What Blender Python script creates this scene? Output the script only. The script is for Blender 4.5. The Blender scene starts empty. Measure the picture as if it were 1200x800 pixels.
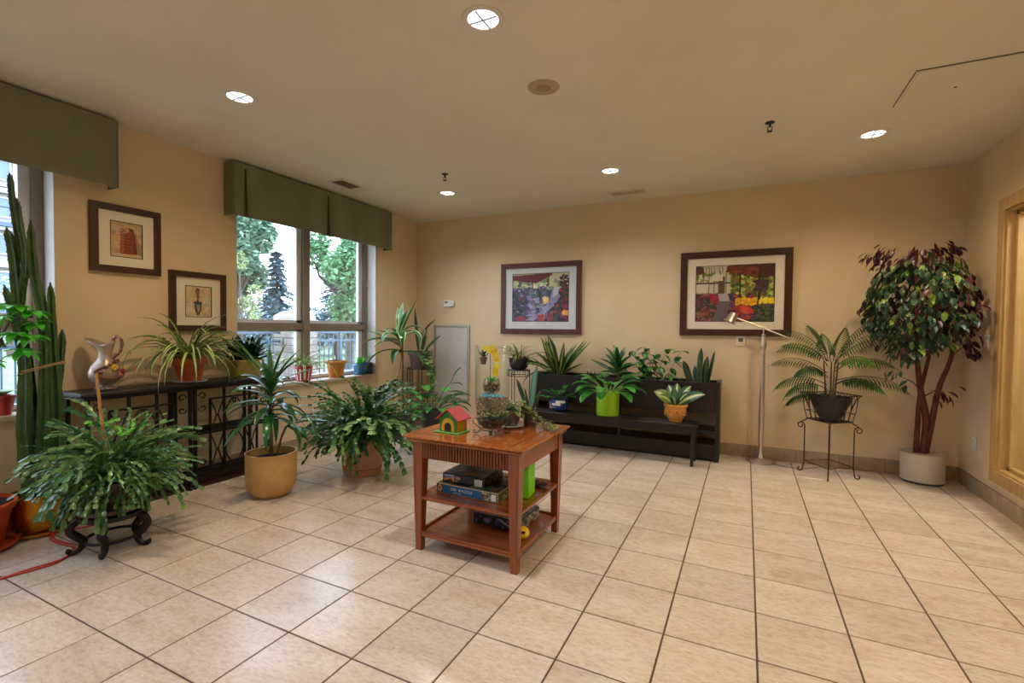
import bpy, math, random
import numpy as np
from mathutils import Vector, Matrix, Euler
from math import sin, cos, pi, radians as RAD

C = bpy.context.scene.collection
scn = bpy.context.scene
random.seed(7)
RW, RH, RB = 5.607, 2.632, -7.2            # room width (x), height, rear wall (y)

# ------------------------------------------------------------------ camera
cd = bpy.data.cameras.new('camera'); cam = bpy.data.objects.new('camera', cd); C.objects.link(cam)
cd.sensor_width = 36; cd.lens = 16.815; cd.clip_start = .05; cd.clip_end = 300
r_ = Vector((0.89812, 0.43962, 0.01077)); u_ = Vector((-0.02167, 0.01978, 0.99957)); f_ = Vector((-0.43922, 0.89796, -0.02729))
cm = Matrix((r_, u_, -f_)).transposed().to_4x4(); cm.translation = (3.9872, -5.2205, 1.2374)
cam.matrix_world = cm
scn.camera = cam

# ------------------------------------------------------------------ world (bright overcast sky)
w = bpy.data.worlds.new('overcast_sky'); scn.world = w; w.use_nodes = True
nt = w.node_tree; nt.nodes.clear()
tc = nt.nodes.new('ShaderNodeTexCoord'); sp = nt.nodes.new('ShaderNodeSeparateXYZ'); rp = nt.nodes.new('ShaderNodeValToRGB')
bg = nt.nodes.new('ShaderNodeBackground'); wo = nt.nodes.new('ShaderNodeOutputWorld')
rp.color_ramp.elements[0].position = .0; rp.color_ramp.elements[0].color = (.78, .87, 1, 1)
rp.color_ramp.elements[1].position = .6; rp.color_ramp.elements[1].color = (.68, .82, 1, 1)
nt.links.new(tc.outputs['Generated'], sp.inputs[0]); nt.links.new(sp.outputs['Z'], rp.inputs[0])
nt.links.new(rp.outputs[0], bg.inputs[0]); bg.inputs[1].default_value = 6.8
nt.links.new(bg.outputs[0], wo.inputs[0])

# ------------------------------------------------------------------ exposure
scn.view_settings.view_transform = 'Standard'; scn.view_settings.look = 'None'
scn.view_settings.gamma = 1; scn.view_settings.use_curve_mapping = False
scn.view_settings.exposure = 0.58
DOWN_W = 62          # watts of each recessed ceiling lamp

# ------------------------------------------------------------------ materials
def srgb(r, g, b):
    f = lambda c: (c/255/12.92) if c/255 <= .04045 else ((c/255+.055)/1.055)**2.4
    return (f(r), f(g), f(b), 1)
def mat(name, col, rough=.5, metal=0, col2=None, scale=8, detail=4, bump=0, bscale=60, rnd=0, coat=0, emit=None, estr=0, stretch=None, spec=.5, lo=.35, hi=.65):
    m = bpy.data.materials.new(name); m.use_nodes = True; t = m.node_tree; N = t.nodes; L = t.links
    b = N['Principled BSDF']; b.inputs['Roughness'].default_value = rough; b.inputs['Metallic'].default_value = metal
    b.inputs['Coat Weight'].default_value = coat; b.inputs['Specular IOR Level'].default_value = spec
    b.inputs['Base Color'].default_value = col
    tcn = N.new('ShaderNodeTexCoord'); mp = N.new('ShaderNodeMapping'); L.new(tcn.outputs['Object'], mp.inputs[0])
    if stretch: mp.inputs['Scale'].default_value = stretch
    src = None
    if col2 is not None:
        n = N.new('ShaderNodeTexNoise'); n.inputs['Scale'].default_value = scale; n.inputs['Detail'].default_value = detail
        L.new(mp.outputs[0], n.inputs[0])
        r = N.new('ShaderNodeValToRGB'); r.color_ramp.elements[0].color = col; r.color_ramp.elements[1].color = col2
        r.color_ramp.elements[0].position = lo; r.color_ramp.elements[1].position = hi
        L.new(n.outputs['Fac'], r.inputs[0]); src = r.outputs[0]; L.new(src, b.inputs['Base Color'])
    if rnd:
        oi = N.new('ShaderNodeObjectInfo'); h = N.new('ShaderNodeHueSaturation'); mr = N.new('ShaderNodeMapRange')
        mr.inputs[3].default_value = 1-rnd; mr.inputs[4].default_value = 1+rnd
        L.new(oi.outputs['Random'], mr.inputs[0]); L.new(mr.outputs[0], h.inputs['Value'])
        if src: L.new(src, h.inputs['Color'])
        else: h.inputs['Color'].default_value = col
        L.new(h.outputs[0], b.inputs['Base Color'])
    if bump:
        n2 = N.new('ShaderNodeTexNoise'); n2.inputs['Scale'].default_value = bscale; n2.inputs['Detail'].default_value = 3
        L.new(mp.outputs[0], n2.inputs[0]); bp = N.new('ShaderNodeBump'); bp.inputs['Strength'].default_value = bump; bp.inputs['Distance'].default_value = .01
        L.new(n2.outputs['Fac'], bp.inputs['Height']); L.new(bp.outputs[0], b.inputs['Normal'])
    if emit: b.inputs['Emission Color'].default_value = emit; b.inputs['Emission Strength'].default_value = estr
    return m
def leafmat(name, c1, c2=None, stripe=None, sw=.18, edge=None, ew=.12, rough=.38, rnd=.25, soft=.06):
    """colour across the blade from UV.x: midrib stripe and/or pale edge"""
    m = bpy.data.materials.new(name); m.use_nodes = True; t = m.node_tree; N = t.nodes; L = t.links
    b = N['Principled BSDF']; b.inputs['Roughness'].default_value = rough
    tcn = N.new('ShaderNodeTexCoord'); n = N.new('ShaderNodeTexNoise'); n.inputs['Scale'].default_value = 14
    L.new(tcn.outputs['Object'], n.inputs[0])
    r = N.new('ShaderNodeValToRGB'); r.color_ramp.elements[0].color = c1; r.color_ramp.elements[1].color = c2 or c1
    r.color_ramp.elements[0].position = .35; r.color_ramp.elements[1].position = .65
    L.new(n.outputs['Fac'], r.inputs[0]); cur = r.outputs[0]
    s = N.new('ShaderNodeSeparateXYZ'); L.new(tcn.outputs['UV'], s.inputs[0])
    a = N.new('ShaderNodeMath'); a.operation = 'SUBTRACT'; a.inputs[1].default_value = .5; L.new(s.outputs[0], a.inputs[0])
    ab = N.new('ShaderNodeMath'); ab.operation = 'ABSOLUTE'; L.new(a.outputs[0], ab.inputs[0])
    def band(lo, hi, col, cur):
        mr = N.new('ShaderNodeMapRange'); mr.inputs[1].default_value = lo; mr.inputs[2].default_value = hi
        L.new(ab.outputs[0], mr.inputs[0]); mx = N.new('ShaderNodeMix'); mx.data_type = 'RGBA'
        L.new(mr.outputs[0], mx.inputs[0]); L.new(cur, mx.inputs[6]); mx.inputs[7].default_value = col
        return mx.outputs[2]
    if stripe: cur = band(sw/2+soft, max(0, sw/2-soft*.2), stripe, cur)
    if edge: cur = band(.5-ew-soft, .5-ew, edge, cur)
    oi = N.new('ShaderNodeObjectInfo'); h = N.new('ShaderNodeHueSaturation'); mr = N.new('ShaderNodeMapRange')
    mr.inputs[3].default_value = 1-rnd; mr.inputs[4].default_value = 1+rnd
    L.new(oi.outputs['Random'], mr.inputs[0]); L.new(mr.outputs[0], h.inputs['Value']); L.new(cur, h.inputs['Color'])
    L.new(h.outputs[0], b.inputs['Base Color'])
    tr = N.new('ShaderNodeBsdfTranslucent'); L.new(h.outputs[0], tr.inputs[0]); ms = N.new('ShaderNodeMixShader'); ms.inputs[0].default_value = .18
    L.new(b.outputs[0], ms.inputs[1]); L.new(tr.outputs[0], ms.inputs[2]); L.new(ms.outputs[0], N['Material Output'].inputs[0])
    return m
def glassmat(name, tint=(1, 1, 1, 1), refl=.08, rough=.01, k=.55):
    m = bpy.data.materials.new(name); m.use_nodes = True; t = m.node_tree; N = t.nodes; L = t.links; N.remove(N['Principled BSDF'])
    tr = N.new('ShaderNodeBsdfTransparent'); tr.inputs[0].default_value = tint
    g = N.new('ShaderNodeBsdfGlossy'); g.inputs['Roughness'].default_value = rough
    fr = N.new('ShaderNodeLayerWeight'); fr.inputs[0].default_value = .25
    mu = N.new('ShaderNodeMath'); mu.operation = 'MULTIPLY_ADD'; mu.inputs[1].default_value = k; mu.inputs[2].default_value = refl
    L.new(fr.outputs['Facing'], mu.inputs[0])
    ms = N.new('ShaderNodeMixShader'); L.new(mu.outputs[0], ms.inputs[0]); L.new(tr.outputs[0], ms.inputs[1]); L.new(g.outputs[0], ms.inputs[2])
    L.new(ms.outputs[0], N['Material Output'].inputs[0]); return m
def printmat(name, rough=.6):
    m = bpy.data.materials.new(name); m.use_nodes = True; t = m.node_tree
    a = t.nodes.new('ShaderNodeVertexColor'); a.layer_name = 'Col'
    t.links.new(a.outputs[0], t.nodes['Principled BSDF'].inputs['Base Color']); t.nodes['Principled BSDF'].inputs['Roughness'].default_value = rough
    return m

M = {}
M['wall'] = mat('wall_paint', srgb(219, 197, 164), .75, col2=srgb(213, 190, 156), scale=3, bump=.12, bscale=160)
M['ceiling'] = mat('ceiling_paint', srgb(226, 216, 200), .85, col2=srgb(221, 210, 193), scale=2, bump=.25, bscale=120)
M['tile'] = mat('travertine_tile', srgb(208, 192, 172), .24, col2=srgb(166, 142, 116), scale=7, detail=12, rnd=.06, bump=.08, bscale=40, lo=.3, hi=.75)
def tilemat():
    m = M['tile']; t = m.node_tree; N = t.nodes; L = t.links; b = N['Principled BSDF']
    g = N.new('ShaderNodeNewGeometry'); oi = N.new('ShaderNodeObjectInfo'); cb = N.new('ShaderNodeVectorMath'); cb.operation = 'MULTIPLY_ADD'
    cb.inputs[1].default_value = (1, 1, 1); L.new(g.outputs['Position'], cb.inputs[0]); sc_ = N.new('ShaderNodeVectorMath'); sc_.operation = 'SCALE'; sc_.inputs[0].default_value = (7, 3, 5); L.new(oi.outputs['Random'], sc_.inputs['Scale']); L.new(sc_.outputs[0], cb.inputs[2])
    mp = N.new('ShaderNodeMapping'); mp.inputs['Scale'].default_value = (.55, 1.3, 1); L.new(cb.outputs[0], mp.inputs[0])
    def ns(sc, det, rough=.6): n = N.new('ShaderNodeTexNoise'); n.inputs['Scale'].default_value = sc; n.inputs['Detail'].default_value = det; n.inputs['Roughness'].default_value = rough; L.new(mp.outputs[0], n.inputs[0]); return n.outputs['Fac']
    def ramp(f, stops):
        r = N.new('ShaderNodeValToRGB'); e = r.color_ramp.elements; e[0].position, e[0].color = stops[0]; e[1].position, e[1].color = stops[-1]
        for p, c in stops[1:-1]: q = e.new(p); q.color = c
        L.new(f, r.inputs[0]); return r.outputs[0]
    base = ramp(ns(6, 5), [(.3, srgb(212, 200, 187)), (.55, srgb(202, 186, 170)), (.75, srgb(190, 170, 150))])
    fine = ramp(ns(55, 8, .7), [(.38, (.82, .79, .76, 1)), (.55, (1, 1, 1, 1))])
    pit = ramp(ns(120, 3), [(.27, (.55, .5, .45, 1)), (.34, (1, 1, 1, 1))])
    def mul(a, c): x = N.new('ShaderNodeMix'); x.data_type = 'RGBA'; x.blend_type = 'MULTIPLY'; x.inputs[0].default_value = 1; L.new(a, x.inputs[6]); L.new(c, x.inputs[7]); return x.outputs[2]
    h = N.new('ShaderNodeHueSaturation'); mr = N.new('ShaderNodeMapRange'); mr.inputs[3].default_value = .94; mr.inputs[4].default_value = 1.05; L.new(oi.outputs['Random'], mr.inputs[0]); L.new(mr.outputs[0], h.inputs['Value'])
    L.new(mul(mul(base, fine), pit), h.inputs['Color']); L.new(h.outputs[0], b.inputs['Base Color'])
tilemat()
M['grout'] = mat('grout', srgb(84, 66, 54), .85)
M['base_tile'] = mat('baseboard_tile', srgb(168, 148, 124), .4, col2=srgb(146, 124, 100), scale=12, detail=8, rnd=.08)
M['frame_taupe'] = mat('taupe_window_frame', srgb(142, 128, 118), .45, col2=srgb(132, 118, 108), scale=4)
M['sash'] = mat('pale_sash', srgb(214, 216, 226), .4)
M['jamb'] = mat('white_jamb', srgb(216, 212, 210), .6, col2=srgb(204, 200, 198), scale=5)
M['sill'] = mat('sill_stone', srgb(206, 190, 170), .35, col2=srgb(190, 174, 154), scale=15)
M['glass'] = glassmat('window_glass', (.97, .985, 1, 1), .02)
M['pglass'] = glassmat('picture_glass', (1, 1, 1, 1), .004, k=.10)
M['vglass'] = glassmat('vase_glass', (.975, .99, .985, 1), .02, k=.3)
M['sage'] = mat('sage_fabric', srgb(128, 126, 104), .85, col2=srgb(117, 116, 95), scale=6, bump=.3, bscale=400, stretch=(1, 1, .3))
M['sage_shade'] = mat('sage_fold_shade', srgb(100, 98, 74), .9)  # darker sage: shade of the pleat openings painted into the inlay
M['darkwood'] = mat('dark_frame_wood', srgb(70, 38, 24), .35, col2=srgb(52, 27, 17), scale=6, stretch=(1, 6, 6), coat=.2)
M['redwood'] = mat('red_frame_wood', srgb(94, 48, 36), .35, col2=srgb(74, 36, 27), scale=6, stretch=(6, 6, 6), coat=.2)
M['matboard'] = mat('mat_board', srgb(228, 218, 200), .8)
M['matblue'] = mat('grey_mat_board', srgb(206, 212, 218), .8)
M['print'] = printmat('printed_picture')
M['boxprint'] = printmat('printed_box', .35)
M['black'] = mat('black_wood', srgb(27, 20, 19), .4, col2=srgb(19, 14, 13), scale=5, stretch=(2, 14, 14))
M['iron'] = mat('black_iron', srgb(30, 25, 25), .4, metal=.3, col2=srgb(20, 17, 17), scale=30, bump=.2)
M['bronze'] = mat('bronze_iron', srgb(70, 56, 46), .4, metal=.5, col2=srgb(48, 38, 32), scale=30)
M['cherry'] = mat('cherry_wood', srgb(150, 80, 36), .22, col2=srgb(122, 62, 26), scale=4, detail=5, stretch=(1, 9, 9), coat=.5)
M['cherry_v'] = mat('cherry_wood_upright', srgb(146, 78, 36), .25, col2=srgb(118, 58, 24), scale=4, detail=5, stretch=(9, 9, .8), coat=.4)
M['cherry_y'] = mat('cherry_wood_side', srgb(146, 78, 36), .3, col2=srgb(124, 62, 26), scale=3, detail=5, stretch=(9, .8, 9), coat=.2)
M['cherry_top'] = mat('cherry_top', srgb(176, 100, 46), .16, col2=srgb(134, 66, 26), scale=5, detail=6, stretch=(9, 1, 9), coat=.6)
M['cherry_dark'] = mat('cherry_reeding', srgb(124, 64, 34), .35, col2=srgb(104, 52, 26), scale=9)
M['cherry_gap_shade'] = mat('cherry_recess_shade', srgb(44, 20, 12), .7)  # near black wood colour stands in for shade between the reeds
M['nickel'] = mat('brushed_nickel', srgb(204, 196, 186), .36, metal=1)
M['terracotta'] = mat('terracotta', srgb(186, 88, 46), .6, col2=srgb(160, 70, 36), scale=12, bump=.1)
M['orange_pot'] = mat('orange_plastic', srgb(204, 86, 40), .4, col2=srgb(186, 70, 30), scale=4)
M['pinkclay'] = mat('pink_clay', srgb(200, 150, 128), .65, col2=srgb(180, 128, 106), scale=9, bump=.12)
M['pinkline'] = mat('pink_clay_groove', srgb(96, 58, 46), .8)
M['cream_pot'] = mat('cream_plastic', srgb(204, 166, 104), .45, col2=srgb(186, 146, 84), scale=7, detail=7)
M['white_pot'] = mat('white_planter', srgb(206, 198, 180), .45, col2=srgb(196, 188, 168), scale=5)
M['celadon'] = mat('celadon_glaze', srgb(184, 172, 104), .3, col2=srgb(166, 152, 88), scale=8, coat=.4)
M['lime'] = mat('lime_glaze', srgb(150, 196, 24), .35, col2=srgb(140, 184, 20), scale=5)
M['brass'] = mat('brass', srgb(214, 160, 50), .25, metal=.9, col2=srgb(190, 134, 36), scale=9, bump=.3, bscale=25)
M['darkplastic'] = mat('dark_pot_plastic', srgb(40, 40, 46), .4)
M['taupepot'] = mat('taupe_clay', srgb(112, 92, 84), .6, col2=srgb(98, 80, 72), scale=8)
M['greypot'] = mat('grey_clay', srgb(96, 88, 78), .6)
M['bluepot'] = mat('blue_glaze', srgb(38, 118, 160), .25, coat=.5, col2=srgb(28, 98, 142), scale=8)
M['yellowclay'] = mat('ochre_clay', srgb(214, 152, 70), .6, col2=srgb(192, 126, 52), scale=10, bump=.3, bscale=30)
M['ochre2'] = mat('orange_clay', srgb(206, 138, 56), .6, col2=srgb(182, 112, 40), scale=10)
M['whiteglaze'] = mat('white_glaze', srgb(232, 232, 236), .2, coat=.4)
M['cobalt'] = mat('cobalt_glaze', srgb(34, 66, 148), .2, coat=.4)
M['redglaze'] = mat('red_glaze', srgb(178, 46, 44), .3, coat=.3)
M['soil'] = mat('soil', srgb(46, 32, 24), .95, col2=srgb(26, 18, 14), scale=60, bump=1, bscale=90)
M['bark'] = mat('ficus_bark', srgb(104, 56, 38), .7, col2=srgb(72, 36, 24), scale=12, stretch=(3, 3, 1), bump=.4, bscale=40)
M['cane'] = mat('cane_stem', srgb(112, 96, 64), .7, col2=srgb(82, 72, 48), scale=12, stretch=(1, 1, 5), bump=.3)
M['bamboo'] = mat('bamboo_stake', srgb(206, 152, 88), .5, col2=srgb(186, 130, 68), scale=8, stretch=(1, 1, 8))
M['greenstake'] = mat('green_stake', srgb(46, 72, 44), .5)
M['xmas'] = leafmat('christmas_cactus_green', srgb(40, 80, 46), srgb(72, 118, 62), rough=.28, rnd=.45)
M['xmas2'] = leafmat('christmas_cactus_pale', srgb(72, 116, 62), srgb(128, 160, 92), rough=.28, rnd=.4)
M['xmas_new'] = leafmat('cactus_new_growth', srgb(96, 186, 60), srgb(130, 206, 80), rough=.35, rnd=.1)
M['cactus'] = mat('cactus_skin', srgb(44, 70, 36), .45, col2=srgb(62, 92, 44), scale=14, rnd=.1)
M['cactus_rib'] = mat('cactus_rib_edge', srgb(128, 130, 96), .7, col2=srgb(86, 96, 60), scale=50)
M['spider'] = leafmat('spider_plant_leaf', srgb(72, 112, 44), srgb(96, 134, 56), stripe=srgb(206, 212, 140), sw=.4, rough=.35)
M['spider_dim'] = leafmat('spider_plant_leaf_dark', srgb(58, 84, 38), srgb(100, 120, 50), edge=srgb(190, 192, 120), ew=.14, rough=.4)
M['cornleaf'] = leafmat('corn_plant_leaf', srgb(38, 84, 44), srgb(56, 108, 54), edge=srgb(96, 140, 84), ew=.05, rough=.3)
M['cornstripe'] = leafmat('striped_corn_leaf', srgb(28, 104, 40), srgb(44, 128, 52), edge=srgb(196, 216, 170), ew=.13, rough=.3)
M['zz'] = leafmat('dark_rosette_leaf', srgb(24, 52, 36), srgb(36, 74, 48), rough=.25)
M['pale_leaf'] = leafmat('pale_green_leaf', srgb(120, 164, 80), srgb(150, 190, 104), edge=srgb(200, 216, 160), ew=.1, rough=.4)
M['snake'] = leafmat('snake_plant_leaf', srgb(38, 62, 36), srgb(62, 88, 52), edge=srgb(118, 130, 66), ew=.04, rough=.4, rnd=.15)
M['snake_blue'] = leafmat('blue_snake_leaf', srgb(86, 136, 118), srgb(120, 164, 146), edge=srgb(70, 110, 80), ew=.06, rough=.4, rnd=.15)
M['sansv'] = leafmat('striped_strap_leaf', srgb(42, 66, 28), srgb(54, 82, 34), stripe=srgb(140, 156, 84), sw=.34, rough=.35, rnd=.15)
M['lily'] = leafmat('peace_lily_leaf', srgb(44, 122, 44), srgb(76, 160, 62), stripe=srgb(130, 190, 110), sw=.04, soft=.02, rough=.28, rnd=.2)
M['pothos'] = leafmat('pothos_leaf', srgb(44, 96, 40), srgb(96, 150, 64), rough=.35)
M['darkleaf'] = leafmat('glossy_dark_leaf', srgb(26, 76, 36), srgb(44, 104, 48), rough=.25)
M['brightleaf'] = leafmat('bright_green_leaf', srgb(58, 160, 36), srgb(96, 200, 50), rough=.35, rnd=.15)
M['calathea'] = leafmat('calathea_leaf', srgb(46, 88, 56), srgb(70, 116, 78), stripe=srgb(204, 214, 160), sw=.2, edge=srgb(60, 90, 60), rough=.35, rnd=.15)
M['calathea_y'] = leafmat('calathea_leaf_yellow', srgb(150, 170, 70), srgb(96, 140, 60), stripe=srgb(216, 220, 140), sw=.2, rough=.35)
M['palm'] = leafmat('palm_leaflet', srgb(40, 76, 30), srgb(76, 112, 42), rough=.4, rnd=.35)
M['ficus'] = leafmat('ficus_leaf', srgb(36, 62, 38), srgb(54, 84, 48), stripe=srgb(70, 100, 60), sw=.06, rough=.4, rnd=.4)
M['ficus_y'] = leafmat('ficus_leaf_lime', srgb(116, 148, 52), srgb(140, 166, 64), rough=.4, rnd=.15)
M['ficus_r'] = leafmat('ficus_leaf_burgundy', srgb(72, 24, 28), srgb(52, 18, 24), rough=.4, rnd=.3)
M['hoya'] = leafmat('vine_leaf', srgb(86, 120, 50), srgb(128, 146, 68), edge=srgb(190, 190, 110), ew=.08, rough=.4)
M['moss'] = leafmat('terrarium_leaf', srgb(30, 62, 34), srgb(54, 92, 48), rough=.4)
M['yellowflower'] = leafmat('yellow_petal', srgb(240, 214, 20), srgb(250, 226, 60), rough=.5, rnd=.1)
M['pebble'] = mat('pebbles', srgb(176, 150, 116), .6, col2=srgb(96, 76, 58), scale=90, rnd=.2)
M['stone_brown'] = mat('brown_pebbles', srgb(140, 104, 82), .5, col2=srgb(96, 66, 52), scale=60)
M['bluegem'] = mat('blue_glass_gems', srgb(110, 200, 220), .1, coat=.5)
M['whiteplastic'] = mat('white_plastic', srgb(222, 220, 214), .4)
M['greyplastic'] = mat('grey_display', srgb(110, 120, 116), .3)
M['almond'] = mat('almond_plastic', srgb(226, 216, 200), .4)
M['panelpaint'] = mat('access_door_paint', srgb(206, 202, 198), .5, col2=srgb(196, 192, 188), scale=3)
M['panelframe'] = mat('access_frame_metal', srgb(160, 156, 150), .45, metal=.3)
M['golden'] = mat('tan_door_frame', srgb(190, 156, 104), .45, col2=srgb(176, 142, 92), scale=5, stretch=(4, 4, 1))
M['annexwall'] = mat('annex_wall', srgb(236, 220, 160), .8, col2=srgb(230, 212, 150), scale=3)
M['trimwhite'] = mat('lamp_trim', srgb(220, 210, 196), .4)
M['diffuser'] = mat('lamp_diffuser', srgb(255, 255, 255), .4, emit=(1, .97, .93, 1), estr=1.6)
M['baffle'] = mat('lamp_cross_blades', srgb(150, 165, 190), .4)
M['speakergrille'] = mat('speaker_grille', srgb(178, 156, 128), .6)
M['speakercone'] = mat('speaker_centre', srgb(156, 132, 104), .6)
M['ventdark'] = mat('vent_interior', srgb(104, 92, 78), .8)
M['ventmetal'] = mat('vent_metal', srgb(214, 204, 188), .5)
M['cordred'] = mat('red_cord', srgb(190, 62, 46), .45)
M['cordclear'] = mat('clear_cord', srgb(120, 96, 70), .3)
M['roofred'] = mat('red_paint', srgb(186, 36, 44), .5, col2=srgb(168, 28, 38), scale=20)
M['housegreen'] = mat('green_paint', srgb(44, 116, 36), .5)
M['paleGreen'] = mat('pale_green_paint', srgb(92, 172, 82), .5)
M['houseyellow'] = mat('yellow_paint', srgb(226, 178, 16), .5, col2=srgb(210, 160, 14), scale=20)
M['blackpaint'] = mat('black_paint', srgb(16, 22, 18), .6)
M['twine'] = mat('twine', srgb(176, 140, 104), .9)
M['ewer'] = mat('pearl_glaze', srgb(176, 152, 134), .3, metal=.2, col2=srgb(128, 102, 90), scale=6, coat=.6)
M['ewerbrown'] = mat('brown_lustre', srgb(106, 64, 52), .3, metal=.3, col2=srgb(150, 104, 84), scale=30, coat=.4)
M['rosepink'] = mat('pink_porcelain', srgb(190, 120, 120), .4)
M['rosered'] = mat('red_porcelain', srgb(126, 36, 46), .4)
M['roseyellow'] = mat('yellow_porcelain', srgb(224, 178, 70), .4)
M['cord_tan'] = mat('cardboard_tan', srgb(206, 176, 130), .6)
M['brownleather'] = mat('brown_stone', srgb(86, 60, 42), .6, col2=srgb(62, 42, 30), scale=12, bump=.3)
M['limeplastic'] = mat('lime_plastic', srgb(120, 216, 20), .35)
M['yellowball'] = mat('yellow_plastic', srgb(238, 200, 20), .3, coat=.3)
M['stoneblock'] = mat('limestone', srgb(126, 120, 114), .8, col2=srgb(100, 94, 88), scale=6, detail=8, rnd=.12, bump=.6, bscale=20)
M['capstone'] = mat('cap_concrete', srgb(136, 128, 118), .8, col2=srgb(120, 112, 102), scale=8)
M['fence'] = mat('blue_grey_fence', srgb(44, 66, 84), .5)
M['lawn'] = mat('lawn', srgb(84, 102, 72), .9, col2=srgb(102, 116, 84), scale=3)
M['asphalt'] = mat('pavement', srgb(120, 120, 124), .9, col2=srgb(108, 108, 112), scale=2)
M['tree1'] = leafmat('street_tree_leaf_hazed', srgb(108, 144, 128), srgb(148, 176, 146), rough=.5, rnd=.1)  # leaf green paled and blued, outdoor haze put into the colour
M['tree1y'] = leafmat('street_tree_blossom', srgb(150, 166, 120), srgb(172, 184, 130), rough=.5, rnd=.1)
M['tree2'] = leafmat('maple_leaf_hazed', srgb(104, 152, 112), srgb(140, 182, 136), rough=.5, rnd=.1)  # maple green lightened likewise, haze carried by the leaf colour
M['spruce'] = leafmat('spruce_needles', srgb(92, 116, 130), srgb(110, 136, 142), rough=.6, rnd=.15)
M['trunk'] = mat('tree_trunk', srgb(82, 72, 62), .9, col2=srgb(64, 54, 46), scale=9)
M['concrete'] = mat('tower_concrete', srgb(132, 130, 130), .8, col2=srgb(124, 122, 122), scale=.5)
M['towerglass'] = mat('tower_glass', srgb(84, 104, 130), .3, spec=.4)
M['towerrail'] = mat('tower_band', srgb(54, 76, 98), .5)
M['wire'] = mat('power_line', srgb(40, 44, 50), .6)

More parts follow.
